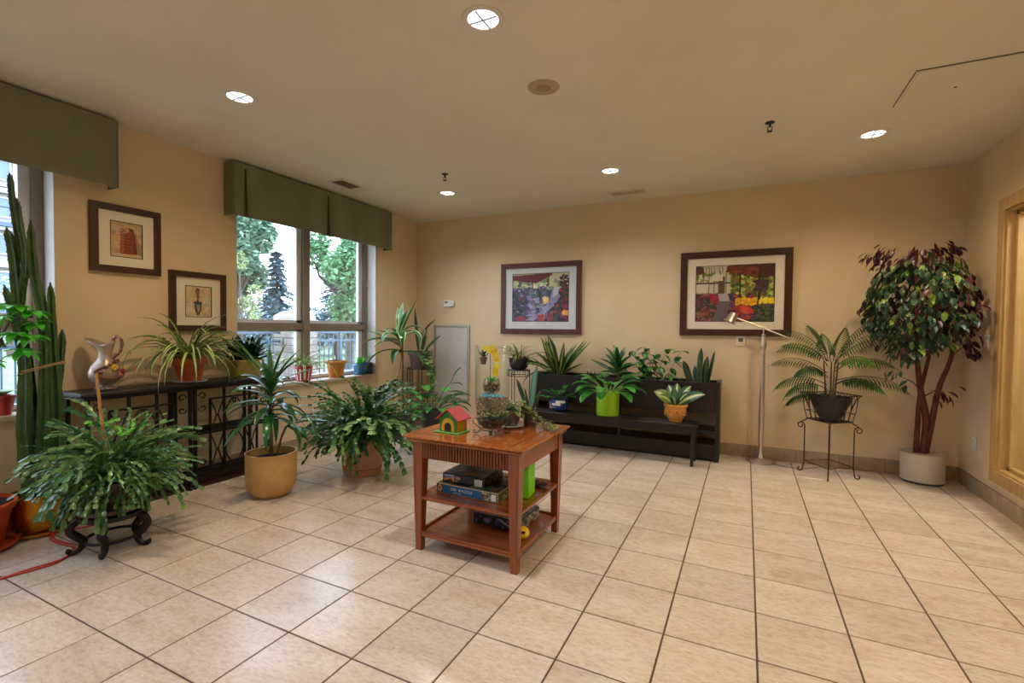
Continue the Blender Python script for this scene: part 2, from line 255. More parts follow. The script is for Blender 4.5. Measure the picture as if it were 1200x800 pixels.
# ------------------------------------------------------------------ mesh builder
class MB:
    def __init__(s): s.v = []; s.f = []; s.uv = []; s.mi = []; s.m = 0
    def add(s, vs, fs, uvs=None):
        o = len(s.v); s.v += [tuple(v) for v in vs]
        for k, f in enumerate(fs):
            s.f.append([i+o for i in f]); s.mi.append(s.m)
            s.uv.append([uvs[i] for i in f] if uvs else [(0.3, .5)]*len(f))
        return s
    def box(s, x0, x1, y0, y1, z0, z1):
        v = [(x, y, z) for z in (z0, z1) for y in (y0, y1) for x in (x0, x1)]
        return s.add(v, [(0, 2, 3, 1), (4, 5, 7, 6), (0, 1, 5, 4), (2, 6, 7, 3), (0, 4, 6, 2), (1, 3, 7, 5)])
    def bbox(s, x0, x1, y0, y1, z0, z1, b=.004):
        """box with a chamfered top rim and chamfered upright corners"""
        def ring(i, z): return [(x0+i+b, y0+i, z), (x1-i-b, y0+i, z), (x1-i, y0+i+b, z), (x1-i, y1-i-b, z), (x1-i-b, y1-i, z), (x0+i+b, y1-i, z), (x0+i, y1-i-b, z), (x0+i, y0+i+b, z)]
        v = ring(b, z0)+ring(0, z0+b)+ring(0, z1-b)+ring(b, z1); f = [tuple(range(7, -1, -1)), tuple(range(24, 32))]
        for k in range(3):
            for i in range(8): j = (i+1) % 8; f.append((k*8+i, k*8+j, k*8+8+j, k*8+8+i))
        return s.add(v, f)
    def taper(s, c0, a0, c1, a1, z0, z1):
        v = [(c0[0]+sx*a0, c0[1]+sy*a0, z0) for sx, sy in ((-1, -1), (1, -1), (1, 1), (-1, 1))]+[(c1[0]+sx*a1, c1[1]+sy*a1, z1) for sx, sy in ((-1, -1), (1, -1), (1, 1), (-1, 1))]
        return s.add(v, [(3, 2, 1, 0), (4, 5, 6, 7)]+[(i, (i+1) % 4, 4+(i+1) % 4, 4+i) for i in range(4)])
    def tube(s, pts, r, n=6, closed=False):
        pts = [Vector(p) for p in pts]; rs = r if isinstance(r, (list, tuple)) else [r]*len(pts); vs = []; N = len(pts); prev = None
        for i, p in enumerate(pts):
            if closed: t = pts[(i+1) % N]-pts[i-1]
            else: t = pts[min(i+1, N-1)]-pts[max(i-1, 0)]
            t = t.normalized() if t.length > 1e-9 else Vector((0, 0, 1))
            if prev is None: a = t.cross(Vector((0, 0, 1))); a = a if a.length > .05 else t.cross(Vector((1, 0, 0)))
            else: a = prev-t*prev.dot(t)
            a.normalize(); prev = a; b = t.cross(a)
            vs += [p+(a*cos(2*pi*k/n)+b*sin(2*pi*k/n))*rs[i] for k in range(n)]
        f = []
        for i in range(N if closed else N-1):
            j = (i+1) % N
            for k in range(n): l = (k+1) % n; f.append((i*n+k, i*n+l, j*n+l, j*n+k))
        if not closed: f += [tuple(range(n-1, -1, -1)), tuple((N-1)*n+k for k in range(n))]
        return s.add(vs, f)
    def bar(s, a, b, w=.01):
        """square bar between two points"""
        a = Vector(a); b = Vector(b); t = (b-a).normalized(); p = t.cross(Vector((0, 0, 1))); p = p if p.length > .05 else Vector((1, 0, 0)); p.normalize(); q = t.cross(p); h = w/2
        vs = [e+p*i*h+q*j*h for e in (a, b) for i, j in ((-1, -1), (1, -1), (1, 1), (-1, 1))]
        return s.add(vs, [(3, 2, 1, 0), (4, 5, 6, 7)]+[(i, (i+1) % 4, 4+(i+1) % 4, 4+i) for i in range(4)])
    def lathe(s, prof, n=24, c=(0, 0, 0), cap=True, sx=1, sy=1):
        vs = [(c[0]+r*cos(2*pi*k/n)*sx, c[1]+r*sin(2*pi*k/n)*sy, c[2]+z) for r, z in prof for k in range(n)]; f = []
        for i in range(len(prof)-1):
            for k in range(n): l = (k+1) % n; f.append((i*n+k, i*n+l, (i+1)*n+l, (i+1)*n+k))
        if cap: f += [tuple(range(n-1, -1, -1)), tuple((len(prof)-1)*n+k for k in range(n))]
        return s.add(vs, f)
    def ball(s, c, r, n=10, m=6, sz=1):
        return s.lathe([(max(r*sin(pi*i/m), 1e-4), -r*cos(pi*i/m)*sz) for i in range(m+1)], n, c, False)
    def build(s, name, mats, parent=None, smooth=False, label=None, loc=None, rot=None):
        me = bpy.data.meshes.new(name); me.from_pydata(s.v, [], s.f)
        ul = me.uv_layers.new(name='UVMap'); flat = [c for f in s.uv for uv in f for c in uv]; ul.data.foreach_set('uv', flat)
        ms = mats if isinstance(mats, (list, tuple)) else [mats]
        for m_ in ms: me.materials.append(M[m_] if isinstance(m_, str) else m_)
        me.polygons.foreach_set('material_index', s.mi)
        me.polygons.foreach_set('use_smooth', [bool(smooth)]*len(s.f))
        if smooth and smooth != 'all':
            me.update()
            try: me.set_sharp_from_angle(angle=RAD(40))
            except Exception: pass
        me.update()
        return link(name, me, parent, label, loc, rot)
def link(name, me, parent=None, label=None, loc=None, rot=None, scale=None):
    o = bpy.data.objects.new(name, me); C.objects.link(o)
    if parent: o.parent = parent
    if label: o['label'] = label
    if loc is not None: o.location = loc
    if rot is not None: o.rotation_euler = rot
    if scale is not None: o.scale = scale
    return o
def thing(name, label, cat, loc=(0, 0, 0), rz=0, group=None):
    o = bpy.data.objects.new(name, None); C.objects.link(o); o.empty_display_size = .05
    o.location = loc; o.rotation_euler = (0, 0, rz); o['label'] = label; o['category'] = cat
    if group: o['group'] = group
    return o
def tag(o, label, cat, group=None):
    o['label'] = label; o['category'] = cat
    if group: o['group'] = group
    return o
def struct(name, mb, m, **k): o = mb.build(name, m, **k); o['kind'] = 'structure'; return o
def stuff(o): o['kind'] = 'stuff'; return o
def dup(o, loc, rz=None, label=None, parent=None):
    c = o.copy(); C.objects.link(c)
    if loc is not None: c.location = loc
    if rz is not None: c.rotation_euler = (0, 0, rz)
    if parent: c.parent = parent
    if label: c['label'] = label
    for ch in list(o.children): dup(ch, None, None, None, c)
    return c
def arc(cx, cy, r, a0, a1, n=10): return [(cx+r*cos(a0+(a1-a0)*i/n), cy+r*sin(a0+(a1-a0)*i/n)) for i in range(n+1)]
def spiral(cx, cy, r0, r1, a0, a1, n=18): return [(cx+(r0+(r1-r0)*i/n)*cos(a0+(a1-a0)*i/n), cy+(r0+(r1-r0)*i/n)*sin(a0+(a1-a0)*i/n)) for i in range(n+1)]

# ------------------------------------------------------------------ leaves
def wprof(kind, t):
    if kind == 'strap': return min(1, .55+2.2*t)*(1-max(0, (t-.45)/.55)**2)
    if kind == 'lance': return max(.04, sin(pi*min(1, t*.92+.06))**.8)*(1-.25*t)
    if kind == 'oval': return max(.03, sin(pi*(t**.8)))**.65 if 0 < t < 1 else .03
    if kind == 'sword': return min(1, .6+1.2*t)*(1-max(0, (t-.7)/.3)**2)
    return 1
def blade(mb, base, az, el, length, width, bend, n=7, fold=.25, kind='strap', twist=0, thick=0, roll=0, curl=1.4):
    p = Vector(base); vs = []; uv = []; f = []; k = 4 if thick else 3; st = length/n
    for i in range(n+1):
        t = i/n; e = el-bend*(t**curl); d = Vector((cos(az)*cos(e), sin(az)*cos(e), sin(e)))
        side = Vector((-sin(az), cos(az), 0)); up = side.cross(d)*-1; up = d.cross(side)*-1 if up.z < 0 else up
        up = Vector((-cos(az)*sin(e), -sin(az)*sin(e), cos(e)))
        a = roll+twist*t; s2 = side*cos(a)+up*sin(a); u2 = up*cos(a)-side*sin(a)
        wd = max(width*wprof(kind, t)/2, .0008)
        vs += [p-s2*wd+u2*wd*fold, p-u2*wd*fold*.3, p+s2*wd+u2*wd*fold]; uv += [(0, t), (.5, t), (1, t)]
        if thick: vs.append(p-u2*(thick*min(1, wd/(width*.3)))); uv.append((.5, t))
        if i < n: p = p+d*st
    for i in range(n):
        a, b = i*k, i*k+k
        f += [(a, a+1, b+1, b), (a+1, a+2, b+2, b+1)]
        if thick: f += [(a+2, a+3, b+3, b+2), (a+3, a, b, b+3)]
    mb.add(vs, f, uv); return p
def leafobj(parent, m, *a, name='leaf', **k):
    mb = MB(); blade(mb, *a, **k); return mb.build(name, m, parent, smooth='all')
def pinned(parent, m, base, az, el, stem_len, stem_bend, leaf_len, leaf_w, droop, smat='pothos', name='leaf', kind='oval', sr=.0022, fold=.15, n=6, roll=0):
    """a leaf at the end of its own stalk: one object"""
    mb = MB(); p = Vector(base); pts = [p.copy()]
    for i in range(5):
        e = el-stem_bend*((i+1)/5); p = p+Vector((cos(az)*cos(e), sin(az)*cos(e), sin(e)))*stem_len/5; pts.append(p.copy())
    mb.tube(pts, sr, 4); mb.m = 1
    blade(mb, p, az, el-stem_bend-.1, leaf_len, leaf_w, droop, n=n, fold=fold, kind=kind, roll=roll)
    return mb.build(name, [smat, m], parent, smooth='all')

def pot(root, prof, m, n=28, soil_z=None, soil_r=None, name='pot', label=None, inner=None):
    """lathed pot open at the top; prof goes up the outside, over the rim; inner wall follows"""
    mb = MB(); ir = inner or .008
    top = prof[-1]; full = prof+[(top[0]-ir, top[1])]+[(max(r-ir, .004), z) for r, z in reversed(prof[:-1]) if z > prof[0][1]+.015]
    mb.lathe(full, n, cap=True); o = mb.build(name, m, root, smooth=True, label=label)
    sz = soil_z if soil_z is not None else top[1]-.02
    def rad(z):
        for (r0, z0), (r1, z1) in zip(prof, prof[1:]):
            if z0 <= z <= z1 and z1 > z0: return r0+(r1-r0)*(z-z0)/(z1-z0)
        return prof[-1][0]
    sr = soil_r or rad(sz)-ir-.001
    b = MB(); b.lathe([(sr, sz-.01), (sr, sz), (sr*.5, sz+.006), (.002, sz+.008)], n, cap=True); b.build('soil', 'soil', root, smooth=True)
    return o

# =================================================================== SETTING
TS, GX, GY = .34, 3.0309, -2.8825
fl = MB(); fl.box(0, RW, RB, 0, -.1, -.0035); floor = struct('floor', fl, 'grout')
def tilemesh(w_, d_):
    g = .0036; mb = MB(); b = .0015
    x0, x1, y0, y1 = g, w_-g, g, d_-g
    v = [(x0, y0, -.0034), (x1, y0, -.0034), (x1, y1, -.0034), (x0, y1, -.0034), (x0, y0, -b), (x1, y0, -b), (x1, y1, -b), (x0, y1, -b), (x0+b, y0+b, 0), (x1-b, y0+b, 0), (x1-b, y1-b, 0), (x0+b, y1-b, 0)]
    mb.add(v, [(8, 9, 10, 11)]+[(i+o, (i+1) % 4+o, (i+1) % 4+o+4, i+o+4) for o in (0, 4) for i in range(4)])
    return mb
xs = [0]+[GX+k*TS for k in range(-8, 8)]+[RW]; ys = [0]+[GY+k*TS for k in range(8, -13, -1)]+[RB]
cache = {}; rest = MB(); cnt = 0
for j in range(len(ys)-1):
    for i in range(len(xs)-1):
        x0, x1, y1, y0 = xs[i], xs[i+1], ys[j], ys[j+1]
        if y0 >= y1 or x0 >= x1: continue
        # tiles in front of the camera stay single, those under and behind it are joined
        fwd = ((x0+x1)/2-3.987)*-.439+((y0+y1)/2+5.22)*.898; side = ((x0+x1)/2-3.987)*.898+((y0+y1)/2+5.22)*.44
        if fwd > .9 and abs(side) < fwd*1.2+.5 and cnt < 296:
            key = (round(x1-x0, 4), round(y1-y0, 4))
            if key not in cache:
                o = tilemesh(*key).build('tile', 'tile', floor); cache[key] = o.data; o.location = (x0, y0, 0)
            else: link('tile', cache[key], floor, loc=(x0, y0, 0))
            cnt += 1
        else: m2 = tilemesh(x1-x0, y1-y0); rest.add([(a+x0, b+y0, c) for a, b, c in m2.v], m2.f)
stuff(rest.build('floor_tiles', 'tile', floor))

# left wall with two window openings
WX = -.30
win1 = (-2.53, -.79, .65, 2.32); win0 = (-5.55, -3.745, .65, 2.32)
lw = MB()
segs = [(RB, win0[0]), (win0[1], win1[0]), (win1[1], .3)]
for a, b in segs: lw.box(WX, 0, a, b, -.1, RH+.1)
for w_ in (win0, win1): lw.box(WX, 0, w_[0], w_[1], -.1, w_[2]); lw.box(WX, 0, w_[0], w_[1], w_[3], RH+.1)
struct('wall_left', lw, 'wall')
b = MB(); b.box(0, RW+.2, 0, .3, -.1, RH+.1); struct('wall_back', b, 'wall')
b = MB(); b.box(WX, RW+.2, RB-.2, RB, -.1, RH+.1); struct('wall_rear', b, 'wall')
IW = (-3.3, -.70, .27, 2.1)   # interior window opening in the right wall
b = MB(); b.box(RW, RW+.14, RB, IW[0], -.1, RH+.1); b.box(RW, RW+.14, IW[1], 0, -.1, RH+.1); b.box(RW, RW+.14, IW[0], IW[1], -.1, IW[2]); b.box(RW, RW+.14, IW[0], IW[1], IW[3], RH+.1)
struct('wall_right', b, 'wall')
b = MB(); b.box(WX, RW+.2, RB-.2, .3, RH, RH+.12); ceil = struct('ceiling', b, 'ceiling')
# access hatch in the ceiling: thin raised lips round a closed panel
hx0, hx1, hy0, hy1 = 4.79, 5.45, -1.94, -1.50
b = MB(); b.box(hx0, hx1, hy0, hy1, RH-.003, RH-.0002)
b.build('hatch_panel', 'ceiling', ceil)
b = MB()
for x0, x1, y0, y1 in ((hx0-.02, hx1+.02, hy0-.02, hy0-.014), (hx0-.02, hx0-.015, hy0, hy1)): b.box(x0, x1, y0, y1, RH-.0045, RH-.0002)
b.build('hatch_gap', 'ventdark', ceil)
b = MB(); b.ball((5.02, -1.66, RH-.004), .008, 8, 4, .5); b.build('hatch_latch', 'ventdark', ceil)

# baseboards made of cut floor tiles
def baseboard(name, axis, a0, a1, off, sgn, first=None):
    bs = MB(); t, h = .006, .118
    if axis == 'x': bs.box(a0, a1, off-(t if sgn < 0 else 0), off+(t if sgn > 0 else 0), 0, h)
    else: bs.box(off-(t if sgn < 0 else 0), off+(t if sgn > 0 else 0), a0, a1, 0, h)
    base = struct(name, bs, 'grout'); x = a0; me = None
    while x < a1-.02:
        L = min(TS, a1-x); T = .013; b = MB(); o0, o1 = (off-T, off-t) if sgn < 0 else (off+t, off+T)
        if L < TS-.001 or me is None:
            if axis == 'x': b.bbox(.0015, L-.0015, o0, o1, .002, h+.002, .001)
            else: b.bbox(o0, o1, .0015, L-.0015, .002, h+.002, .001)
            o = b.build('tile', 'base_tile', base, loc=(x, 0, 0) if axis == 'x' else (0, x, 0))
            if me is None: me = o.data
        else: link('tile', me, base, loc=(x, 0, 0) if axis == 'x' else (0, x, 0))
        x += TS
baseboard('baseboard_back', 'x', .014, RW-.014, 0, -1)
baseboard('baseboard_left', 'y', RB, -.014, 0, 1)
baseboard('baseboard_right', 'y', RB, -.014, RW, -1)

# exterior windows
def window(name, o, mull):
    y0, y1, z0, z1 = o; xa, xb = -.20, -.135
    f = MB(); t = .06
    f.box(xa, xb, y0, y0+t, z0, z1); f.box(xa, xb, y1-t, y1, z0, z1); f.box(xa, xb, y0, y1, z1-t, z1); f.box(xa, xb, y0, y1, z0, z0+.045)
    root = struct(name, f, 'frame_taupe')
    m_ = MB(); m_.bbox(xa, xb+.01, mull-.042, mull+.042, z0+.03, z1-.03); m_.build('mullion', 'frame_taupe', root)
    zr = 1.235
    for a, b_ in ((y0+t, mull-.042), (mull+.042, y1-t)):
        r = MB(); r.bbox(xa, xb+.005, a, b_, zr-.035, zr+.035); r.build('rail', 'frame_taupe', root)
        for c, d in ((z0+.045, zr-.035), (zr+.035, z1-t)):
            s = MB(); q = .045
            s.box(xa+.005, xa+.04, a, a+q*.5, c, d); s.box(xa+.005, xa+.04, b_-q*1.3, b_, c, d); s.box(xa+.005, xa+.04, a, b_, c, c+q*.6); s.box(xa+.005, xa+.04, a, b_, d-q*.4, d)
            so = s.build('sash', 'sash', root)
            p = MB(); p.box(xa+.018, xa+.024, a+.01, b_-.03, c+.01, d-.01); p.build('pane', 'glass', so)
    j = MB(); j.box(WX+.001, -.001, y1-.004, y1, z0, z1); j.box(WX+.001, -.001, y0, y0+.004, z0, z1); j.box(WX+.001, -.001, y0, y1, z1-.004, z1)
    j.build('jamb', 'jamb', root)
    return root
window('window_1', win1, -1.68)
window('window_2', win0, -4.65)
for k, w_ in enumerate((win1, win0)):
    s = MB(); s.bbox(-.132, .03, w_[0]-.02 if False else w_[0]+.002, w_[1]-.004, w_[2], w_[2]+.03, .004); struct('trim_%d' % (k+1), s, 'sill')

# interior window in the right wall and the room behind it
f = MB(); y0, y1, z0, z1 = IW; T = .085
for a, b_, c, d in ((y0-T, y0, z0-T, z1+T), (y1, y1+T, z0-T, z1+T), (y0, y1, z1, z1+T), (y0, y1, z0-T, z0)): f.box(RW-.022, RW, a, b_, c, d)
iw = struct('window_3', f, 'golden')
g = MB()
for a, b_, c, d in ((y0, y0+.012, z0, z1), (y1-.012, y1, z0, z1), (y0, y1, z1-.012, z1), (y0, y1, z0, z0+.012)): g.box(RW-.005, RW+.139, a, b_, c, d)
g.build('jamb', 'golden', iw)
g = MB()
for a, b_, c, d in ((y0+.012, y0+.04, z0+.012, z1-.012), (y1-.04, y1-.012, z0+.012, z1-.012), (y0+.012, y1-.012, z1-.04, z1-.012), (y0+.012, y1-.012, z0+.012, z0+.04)): g.box(RW+.04, RW+.075, a, b_, c, d)
g.build('glazing_bead', 'golden', iw)
g = MB(); g.box(RW+.055, RW+.061, y0+.03, y1-.03, z0+.03, z1-.03); g.build('pane', 'glass', iw)
b = MB(); b.box(RW+.14, RW+2.4, -.42, -.32, -.1, RH+.1); struct('wall_annex_back', b, 'annexwall')
b = MB(); b.box(RW+2.4, RW+2.5, -3.7, -.32, -.1, RH+.1); struct('wall_annex_right', b, 'annexwall')
b = MB(); b.box(RW+.14, RW+2.5, -3.7, -3.6, -.1, RH+.1); struct('wall_annex_front', b, 'annexwall')
b = MB(); b.box(RW+.14, RW+2.5, -3.7, -.32, -.1, -.001); struct('floor_annex', b, 'tile')
b = MB(); b.box(RW+.14, RW+2.5, -3.7, -.32, RH, RH+.1); struct('ceiling_annex', b, 'ceiling')
cab = thing('cabinet', 'dark cabinet in the room behind the right hand interior window', 'cabinet', (RW+.42, -.60, 0))
b = MB(); b.bbox(-.14, .5, -.17, .17, .06, 1.15); b.build('body', 'darkplastic', cab)
b = MB(); b.box(-.12, .48, -.15, .15, 0, .06); b.build('plinth', 'black', cab)
b = MB(); b.bbox(-.13, .18, -.19, -.171, .08, 1.13); b.build('door', 'darkplastic', cab)
ld = bpy.data.lights.new('annex_lamp', 'AREA'); ld.energy = 42; ld.size = .5; ld.color = (1, .95, .8); lo = bpy.data.objects.new('annex_lamp', ld); C.objects.link(lo); lo.location = (RW+.9, -1.5, RH-.06)

# =================================================================== CEILING FITTINGS
def downlight(x, y, label, warm, watt):
    t = thing('ceiling_light', label, 'light', (x, y, RH), 0, 'recessed round ceiling lights')
    b = MB(); b.lathe([(.070, -.004), (.074, -.007), (.096, -.004), (.098, 0)], 32, cap=False); b.build('trim_ring', 'trimwhite', t, smooth=True)
    b = MB(); b.lathe([(.001, -.003), (.071, -.003)], 32, cap=False); b.build('diffuser', 'diffuser', t)
    b = MB(); b.box(-.068, .068, -.003, .003, -.009, -.0035); b.box(-.003, .003, -.068, .068, -.009, -.0035); b.build('cross_blade', 'baffle', t)
    l = bpy.data.lights.new('downlight_bulb', 'SPOT'); l.energy = watt; l.spot_size = RAD(150); l.spot_blend = 1; l.shadow_soft_size = .06; l.color = warm
    o = bpy.data.objects.new('downlight_bulb', l); C.objects.link(o); o.parent = t; o.location = (0, 0, -.012)
    return t
WARM = (1, .76, .46); NEUT = (1, .94, .85); COOL = (1, .98, .96)
for x, y, lab, wc, k in ((2.89, -3.31, 'largest recessed ceiling light, at the top of the photo above the side table', COOL, 1),
        (1.18, -3.30, 'recessed ceiling light beyond the left green valance, above the console table', WARM, 1.0),
        (1.18, -1.04, 'small recessed ceiling light nearest the far left corner by the sprinkler', NEUT, 1),
        (2.885, -1.04, 'recessed ceiling light beside the rear air vent, between the two garden pictures', NEUT, 1.0),
        (4.76, -1.055, 'recessed ceiling light at the right, nearest the ceiling access hatch', WARM, 1.15),
        (4.76, -3.31, 'unseen recessed ceiling light at the upper right, added to light the room', WARM, 1),  # grid carried on with unseen lamps, added because the room needs their light
        (1.18, -5.6, 'unseen recessed ceiling light behind the camera on the left, added to light the room', COOL, 1),
        (2.89, -5.6, 'unseen recessed ceiling light behind the camera in the middle, added to light the room', COOL, 1),
        (4.76, -5.6, 'unseen recessed ceiling light behind the camera on the right, added to light the room', WARM, 1)):
    downlight(x, y, lab, wc, DOWN_W*k)
t = thing('ceiling_speaker', 'round tan ceiling speaker with a darker centre disc', 'speaker', (2.905, -2.63, RH))
b = MB(); b.lathe([(.001, -.006), (.078, -.006), (.09, -.003), (.092, 0)], 32, cap=False); b.build('grille', 'speakergrille', t, smooth=True)
b = MB(); b.lathe([(.001, -.010), (.036, -.009), (.042, -.006)], 24, cap=False); b.build('centre_disc', 'speakercone', t, smooth=True)
def vent(x0, x1, y0, y1, label, along):
    t = thing('ceiling_vent', label, 'vent', ((x0+x1)/2, (y0+y1)/2, RH), 0, 'ceiling air vents'); w_, d = (x1-x0)/2, (y1-y0)/2; e = .024
    b = MB()
    for q in ((-w_, w_, -d, -d+e), (-w_, w_, d-e, d), (-w_, -w_+e, -d+e, d-e), (w_-e, w_, -d+e, d-e)): b.box(*q, -.008, 0)
    b.build('frame', 'ventmetal', t)
    b = MB(); b.box(-w_+e, w_-e, -d+e, d-e, -.002, 0); b.build('backing', 'ventdark', t)
    n = 6
    for i in range(n):
        b = MB()
        if along == 'x': yy = -d+e+(2*d-2*e)*(i+.5)/n; b.add([(-w_+e, yy-.004, -.003), (w_-e, yy-.004, -.003), (w_-e, yy+.006, -.009), (-w_+e, yy+.006, -.009), (-w_+e, yy-.003, -.002), (w_-e, yy-.003, -.002), (w_-e, yy+.007, -.008), (-w_+e, yy+.007, -.008)], [(0, 1, 2, 3), (7, 6, 5, 4), (0, 4, 5, 1), (2, 6, 7, 3)])
        else: xx = -w_+e+(2*w_-2*e)*(i+.5)/n; b.add([(xx-.004, -d+e, -.003), (xx-.004, d-e, -.003), (xx+.006, d-e, -.009), (xx+.006, -d+e, -.009), (xx-.003, -d+e, -.002), (xx-.003, d-e, -.002), (xx+.007, d-e, -.008), (xx+.007, -d+e, -.008)], [(3, 2, 1, 0), (4, 5, 6, 7), (1, 5, 4, 0), (3, 7, 6, 2)])
        b.build('slat', 'speakergrille', t)
vent(.34, .54, -1.85, -1.55, 'slotted air vent in the ceiling above the green valance of the far window', 'y')
vent(2.69, 3.06, -.40, -.235, 'slotted air vent in the ceiling near the back wall', 'x')
def sprinkler(x, y, label):
    t = thing('sprinkler', label, 'sprinkler', (x, y, RH), 0, 'ceiling sprinklers')
    b = MB(); b.lathe([(.03, 0), (.03, -.004), (.012, -.008)], 16, cap=True); b.build('escutcheon', 'iron', t, smooth=True)
    b = MB(); b.tube([(0, 0, -.004), (0, 0, -.03)], .007, 8); b.tube([(-.012, 0, -.026), (-.012, 0, -.05), (0, 0, -.056), (.012, 0, -.05), (.012, 0, -.026)], .0025, 5); b.build('stem', 'iron', t)
    b = MB(); b.lathe([(.018, -.058), (.018, -.06)], 12, cap=True); b.build('deflector', 'iron', t)
sprinkler(1.5, -1.56, 'small dark sprinkler head on the ceiling at the left, above a small ceiling light')
sprinkler(4.1, -1.56, 'small dark sprinkler head on the ceiling at the right of the speaker')

# =================================================================== VALANCES
def valance(label, y0, y1, pleats, z0=2.165, z1=2.612, X=.13):
    t = thing('valance', label, 'valance', (0, 0, 0), 0, None)
    b = MB(); b.box(.001, X-.012, y0+.01, y1-.01, z1-.03, z1-.012); b.build('mounting_board', 'sash', t)
    edges = [y0]+pleats+[y1]
    for k in range(len(edges)-1):
        a, c = edges[k]+(.006 if k else 0), edges[k+1]-(.006 if k < len(edges)-2 else 0); b = MB(); n = 24; vs = []; fs = []
        for i in range(n+1):
            for j in range(5):
                aj = a+(.020*j/4 if k else 0); cj = c-(.020*j/4 if k < len(edges)-2 else 0); y = aj+(cj-aj)*i/n
                z = z1+(z0-z1)*j/4; bx = X+.012*(j/4)+.003*sin(y*19+j*.6)*(j/4); e = min(i, n-i)
                if e == 0: bx -= .012*(.3+j/4)
                vs += [(bx, y, z-(.004*sin(y*7) if j == 4 else 0)), (bx-.006, y, z)]
        for i in range(n):
            for j in range(4):
                q = i*10+j*2; fs += [(q, q+10, q+12, q+2), (q+1, q+3, q+13, q+11)]
        fs += [(i*10+8, i*10+18, i*10+19, i*10+9) for i in range(n)]+[(i*10, i*10+1, i*10+11, i*10+10) for i in range(n)]
        b.add(vs, fs); b.build('fabric_panel', 'sage', t, smooth=True)
    for p in pleats: b = MB(); b.box(X-.035, X-.03, p-.07, p+.07, z0+.004, z1-.01); b.build('pleat', 'sage_shade', t)
    for y in (y0, y1): b = MB(); b.box(.002, X, y-.003, y+.003, z0, z1); b.build('side_return', 'sage', t)
    return t
valance('sage green pleated fabric valance over the far window, split by a centre pleat', -2.64, -.66, [-2.53, -1.63])
valance('sage green fabric valance at the upper left corner over the near window', -5.9, -3.455, [])

# =================================================================== PICTURES
def canvas(name, W_, H_, img, m, parent, put):
    """flat print: one small face per picture cell, put(u, v) -> position"""
    ny, nx = img.shape[:2]
    vs = [put(i/nx*W_, j/ny*H_) for j in range(ny+1) for i in range(nx+1)]
    fs = [(j*(nx+1)+i, j*(nx+1)+i+1, (j+1)*(nx+1)+i+1, (j+1)*(nx+1)+i) for j in range(ny) for i in range(nx)]
    me = bpy.data.meshes.new(name); me.from_pydata([tuple(v) for v in vs], [], fs); me.materials.append(M[m])
    ca = me.color_attributes.new('Col', 'FLOAT_COLOR', 'CORNER')
    lin = np.where(img <= .04045, img/12.92, ((img+.055)/1.055)**2.4)[::-1]
    col = np.ones((ny*nx*4, 4), np.float32); col[:, :3] = np.repeat(lin.reshape(-1, 3), 4, axis=0)
    ca.data.foreach_set('color', col.ravel()); me.update()
    return link(name, me, parent)
class Paint:
    def __init__(s, nx, ny, bg, seed=1): s.a = np.ones((ny, nx, 3))*np.array(bg)/255; s.nx = nx; s.ny = ny; s.r = np.random.RandomState(seed); s.Y, s.X = np.mgrid[0:ny, 0:nx]; s.X = (s.X+.5)/nx; s.Y = (s.Y+.5)/ny
    def rect(s, x0, y0, x1, y1, c): s.a[(s.X >= x0) & (s.X < x1) & (s.Y >= y0) & (s.Y < y1)] = np.array(c)/255; return s
    def ell(s, x, y, rx, ry, c): s.a[((s.X-x)/rx)**2+((s.Y-y)/ry)**2 < 1] = np.array(c)/255; return s
    def poly(s, pts, c):
        ins = np.zeros(s.X.shape, bool); n = len(pts)
        for i in range(n):
            (xa, ya), (xb, yb) = pts[i], pts[(i+1) % n]
            if ya == yb: continue
            cr = ((ya > s.Y) != (yb > s.Y)) & (s.X < (xb-xa)*(s.Y-ya)/(yb-ya)+xa); ins ^= cr
        s.a[ins] = np.array(c)/255; return s
    def dabs(s, n, x0, y0, x1, y1, cols, r0=.012, r1=.03):
        asp = s.nx/s.ny
        for _ in range(n):
            c = np.array(cols[s.r.randint(len(cols))])+s.r.randint(-14, 15, 3); r = s.r.uniform(r0, r1)
            s.ell(s.r.uniform(x0, x1), s.r.uniform(y0, y1), r, r*asp*s.r.uniform(.6, 1), np.clip(c, 0, 255))
        return s
